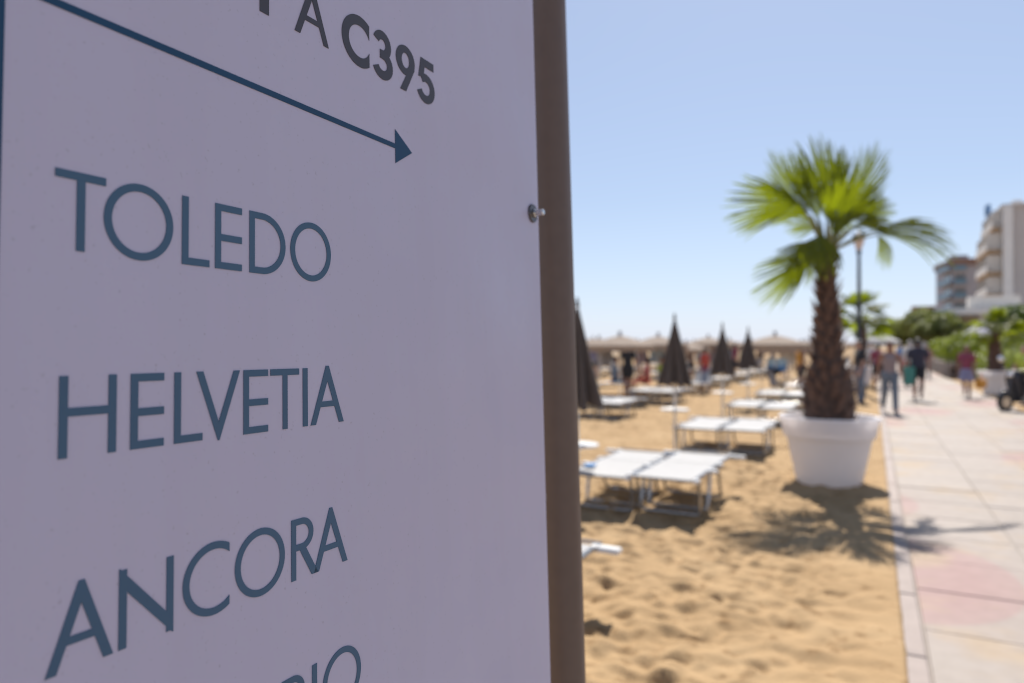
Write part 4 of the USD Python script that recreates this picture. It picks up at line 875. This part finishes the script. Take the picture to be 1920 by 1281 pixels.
# blue-grey tower block
tx, ty = w_xy(1789, 150.0)
to = thing('apartment_tower', 'grey apartment tower behind the white pavilion, with teal balconies and brown roof edge', 'apartment block', (tx, ty, 0), TH * .35)
obj('wall', bx((8.2, 14, 19.0), (4.1, 7, 9.5)), 'plaster_grey', to)
r2 = obj('roof', bx((8.9, 14.8, 1.5), (4.1, 7, 19.75)), 'roof_brown', to); obj('parapet', bx((3, 5, 1.3), (2.5, 7, 21.1)), 'plaster_grey', r2)
for f in range(6):
    z = 2.9 + f * 3.0
    obj('balcony', bx((1.3, 8, .25), (-.65, 4.0, z)), 'plaster_grey', to); obj('balcony_front', bx((.1, 8, .95), (-1.25, 4.0, z + .6)), 'teal_balcony', to)
    obj('balcony_front', bx((2.2, .12, 1.0), (1.12, -.46, z + .6)), 'teal_balcony', to); obj('balcony', bx((2.3, .9, .2), (1.15, -.45, z)), 'plaster_grey', to)
    for c in (1.2, 5.4, 7.2): 
        w = obj('window', bx((1.3 if c != 1.2 else 1.8, .1, 1.9), (c, -.052, z + 1.25)), 'window_dark', to); obj('frame', bx((.07, .06, 1.9), (c, -.13, z + 1.25)), 'plaster_white', w)
    w = obj('window', bx((.1, 5, 2.0), (-.052, 4.2, z + 1.25)), 'window_dark', to)
# white pavilion in front
qx, qy = w_xy(1762, 84.0)
pv = thing('pavilion', 'low white flat-roofed pavilion with open terrace in front of the hotel', 'building', (qx, qy, 0), math.radians(-4))
obj('wall', bx((1.6, 9, 5.3), (.8, 4.5, 2.65)), 'plaster_white', pv); obj('wall', bx((8.2, .3, 5.3), (5.7, 8.8, 2.65)), 'plaster_cream', pv)
obj('roof', bx((10.6, 10.2, .75), (4.7, 4.3, 5.7)), 'plaster_white', pv); obj('upper_storey', bx((5.2, 5, 1.6), (5.6, 5.5, 6.85)), 'plaster_cream', pv)
for c in (4.2, 7.0, 9.4): obj('column', bx((.35, .35, 5.3), (c, .3, 2.65)), 'plaster_white', pv)
for c in (2.9, 5.6, 8.2):
    w = obj('window', bx((1.7, .1, 2.2), (c, 8.59, 3.2)), 'window_dark', pv); obj('frame', bx((.08, .06, 2.2), (c, 8.51, 3.2)), 'plaster_white', w)
w = obj('window', bx((1.0, .1, 1.1), (.85, -.052, 3.9)), 'window_dark', pv); obj('frame', bx((.06, .06, 1.1), (.85, -.13, 3.9)), 'plaster_white', w)
# far block
bx_, by_ = w_xy(1713, 225.0)
fb = thing('apartment_block', 'far low brown-beige block showing just above the pines', 'apartment block', (bx_, by_, 0), 0.0)
obj('wall', bx((9.5, 10, 13.2), (4.7, 5, 6.6)), 'plaster_beige', fb); obj('roof', bx((10, 10.6, 1.3), (4.7, 5, 13.85)), 'roof_brown', fb)
for f in range(4):
    for c in (1.5, 4.7, 7.9): w = obj('window', bx((1.5, .1, 1.5), (c, -.052, 2.2 + f * 3)), 'window_dark', fb); obj('frame', bx((.08, .06, 1.5), (c, -.13, 2.2 + f * 3)), 'plaster_white', w)
# lilac-white awning
ax_, ay_ = w_xy(1846, 52.0)
aw = thing('awning', 'pale lilac-white square canopy on four posts in front of the pavilion', 'awning', (ax_, ay_, 0), TH)
plain('canvas_lilac', (0.60, 0.60, 0.72), 0.8, var=.04, trans=.2)
cb = np.array([[-1.1, -1.1, 2.5], [1.1, -1.1, 2.5], [1.1, 1.1, 2.5], [-1.1, 1.1, 2.5], [0, 0, 3.5], [-1.1, -1.1, 2.1], [1.1, -1.1, 2.1], [1.1, 1.1, 2.1], [-1.1, 1.1, 2.1]])
obj('canopy', trimesh.Trimesh(cb, [[0, 1, 4], [1, 2, 4], [2, 3, 4], [3, 0, 4]], process=False), 'canvas_lilac', aw)
obj('valance', trimesh.Trimesh(cb, [f for i in range(4) for f in ([i, 5 + i, 5 + (i + 1) % 4], [i, 5 + (i + 1) % 4, (i + 1) % 4])], process=False), 'canvas_lilac', aw)
for a in (-1.05, 1.05):
    for b_ in (-1.05, 1.05): obj('post', tube([(a, b_, 0), (a, b_, 2.5)], .03, 8), 'pole_white', aw)
for i, (px, Z) in enumerate([(1640, 60), (1655, 75), (1628, 90)]):
    x, y = w_xy(px, Z); g_ = thing('beach_gazebo', ['white beach gazebo nearest beyond the smaller palm', 'white gazebo farther right along the far promenade', 'white gazebo farthest off behind the lamp post'][i], 'gazebo', (x, y, 0), .3 * i)
    obj('canopy', trimesh.Trimesh(cb * [1.2, 1.2, .85], [[0, 1, 4], [1, 2, 4], [2, 3, 4], [3, 0, 4]] + [f for i_ in range(4) for f in ([i_, 5 + i_, 5 + (i_ + 1) % 4], [i_, 5 + (i_ + 1) % 4, (i_ + 1) % 4])], process=False), 'cloth_white', g_)
    for a in (-1.25, 1.25):
        for b_ in (-1.25, 1.25): obj('post', tube([(a, b_, 0), (a, b_, 2.1)], .035, 8), 'pole_white', g_)
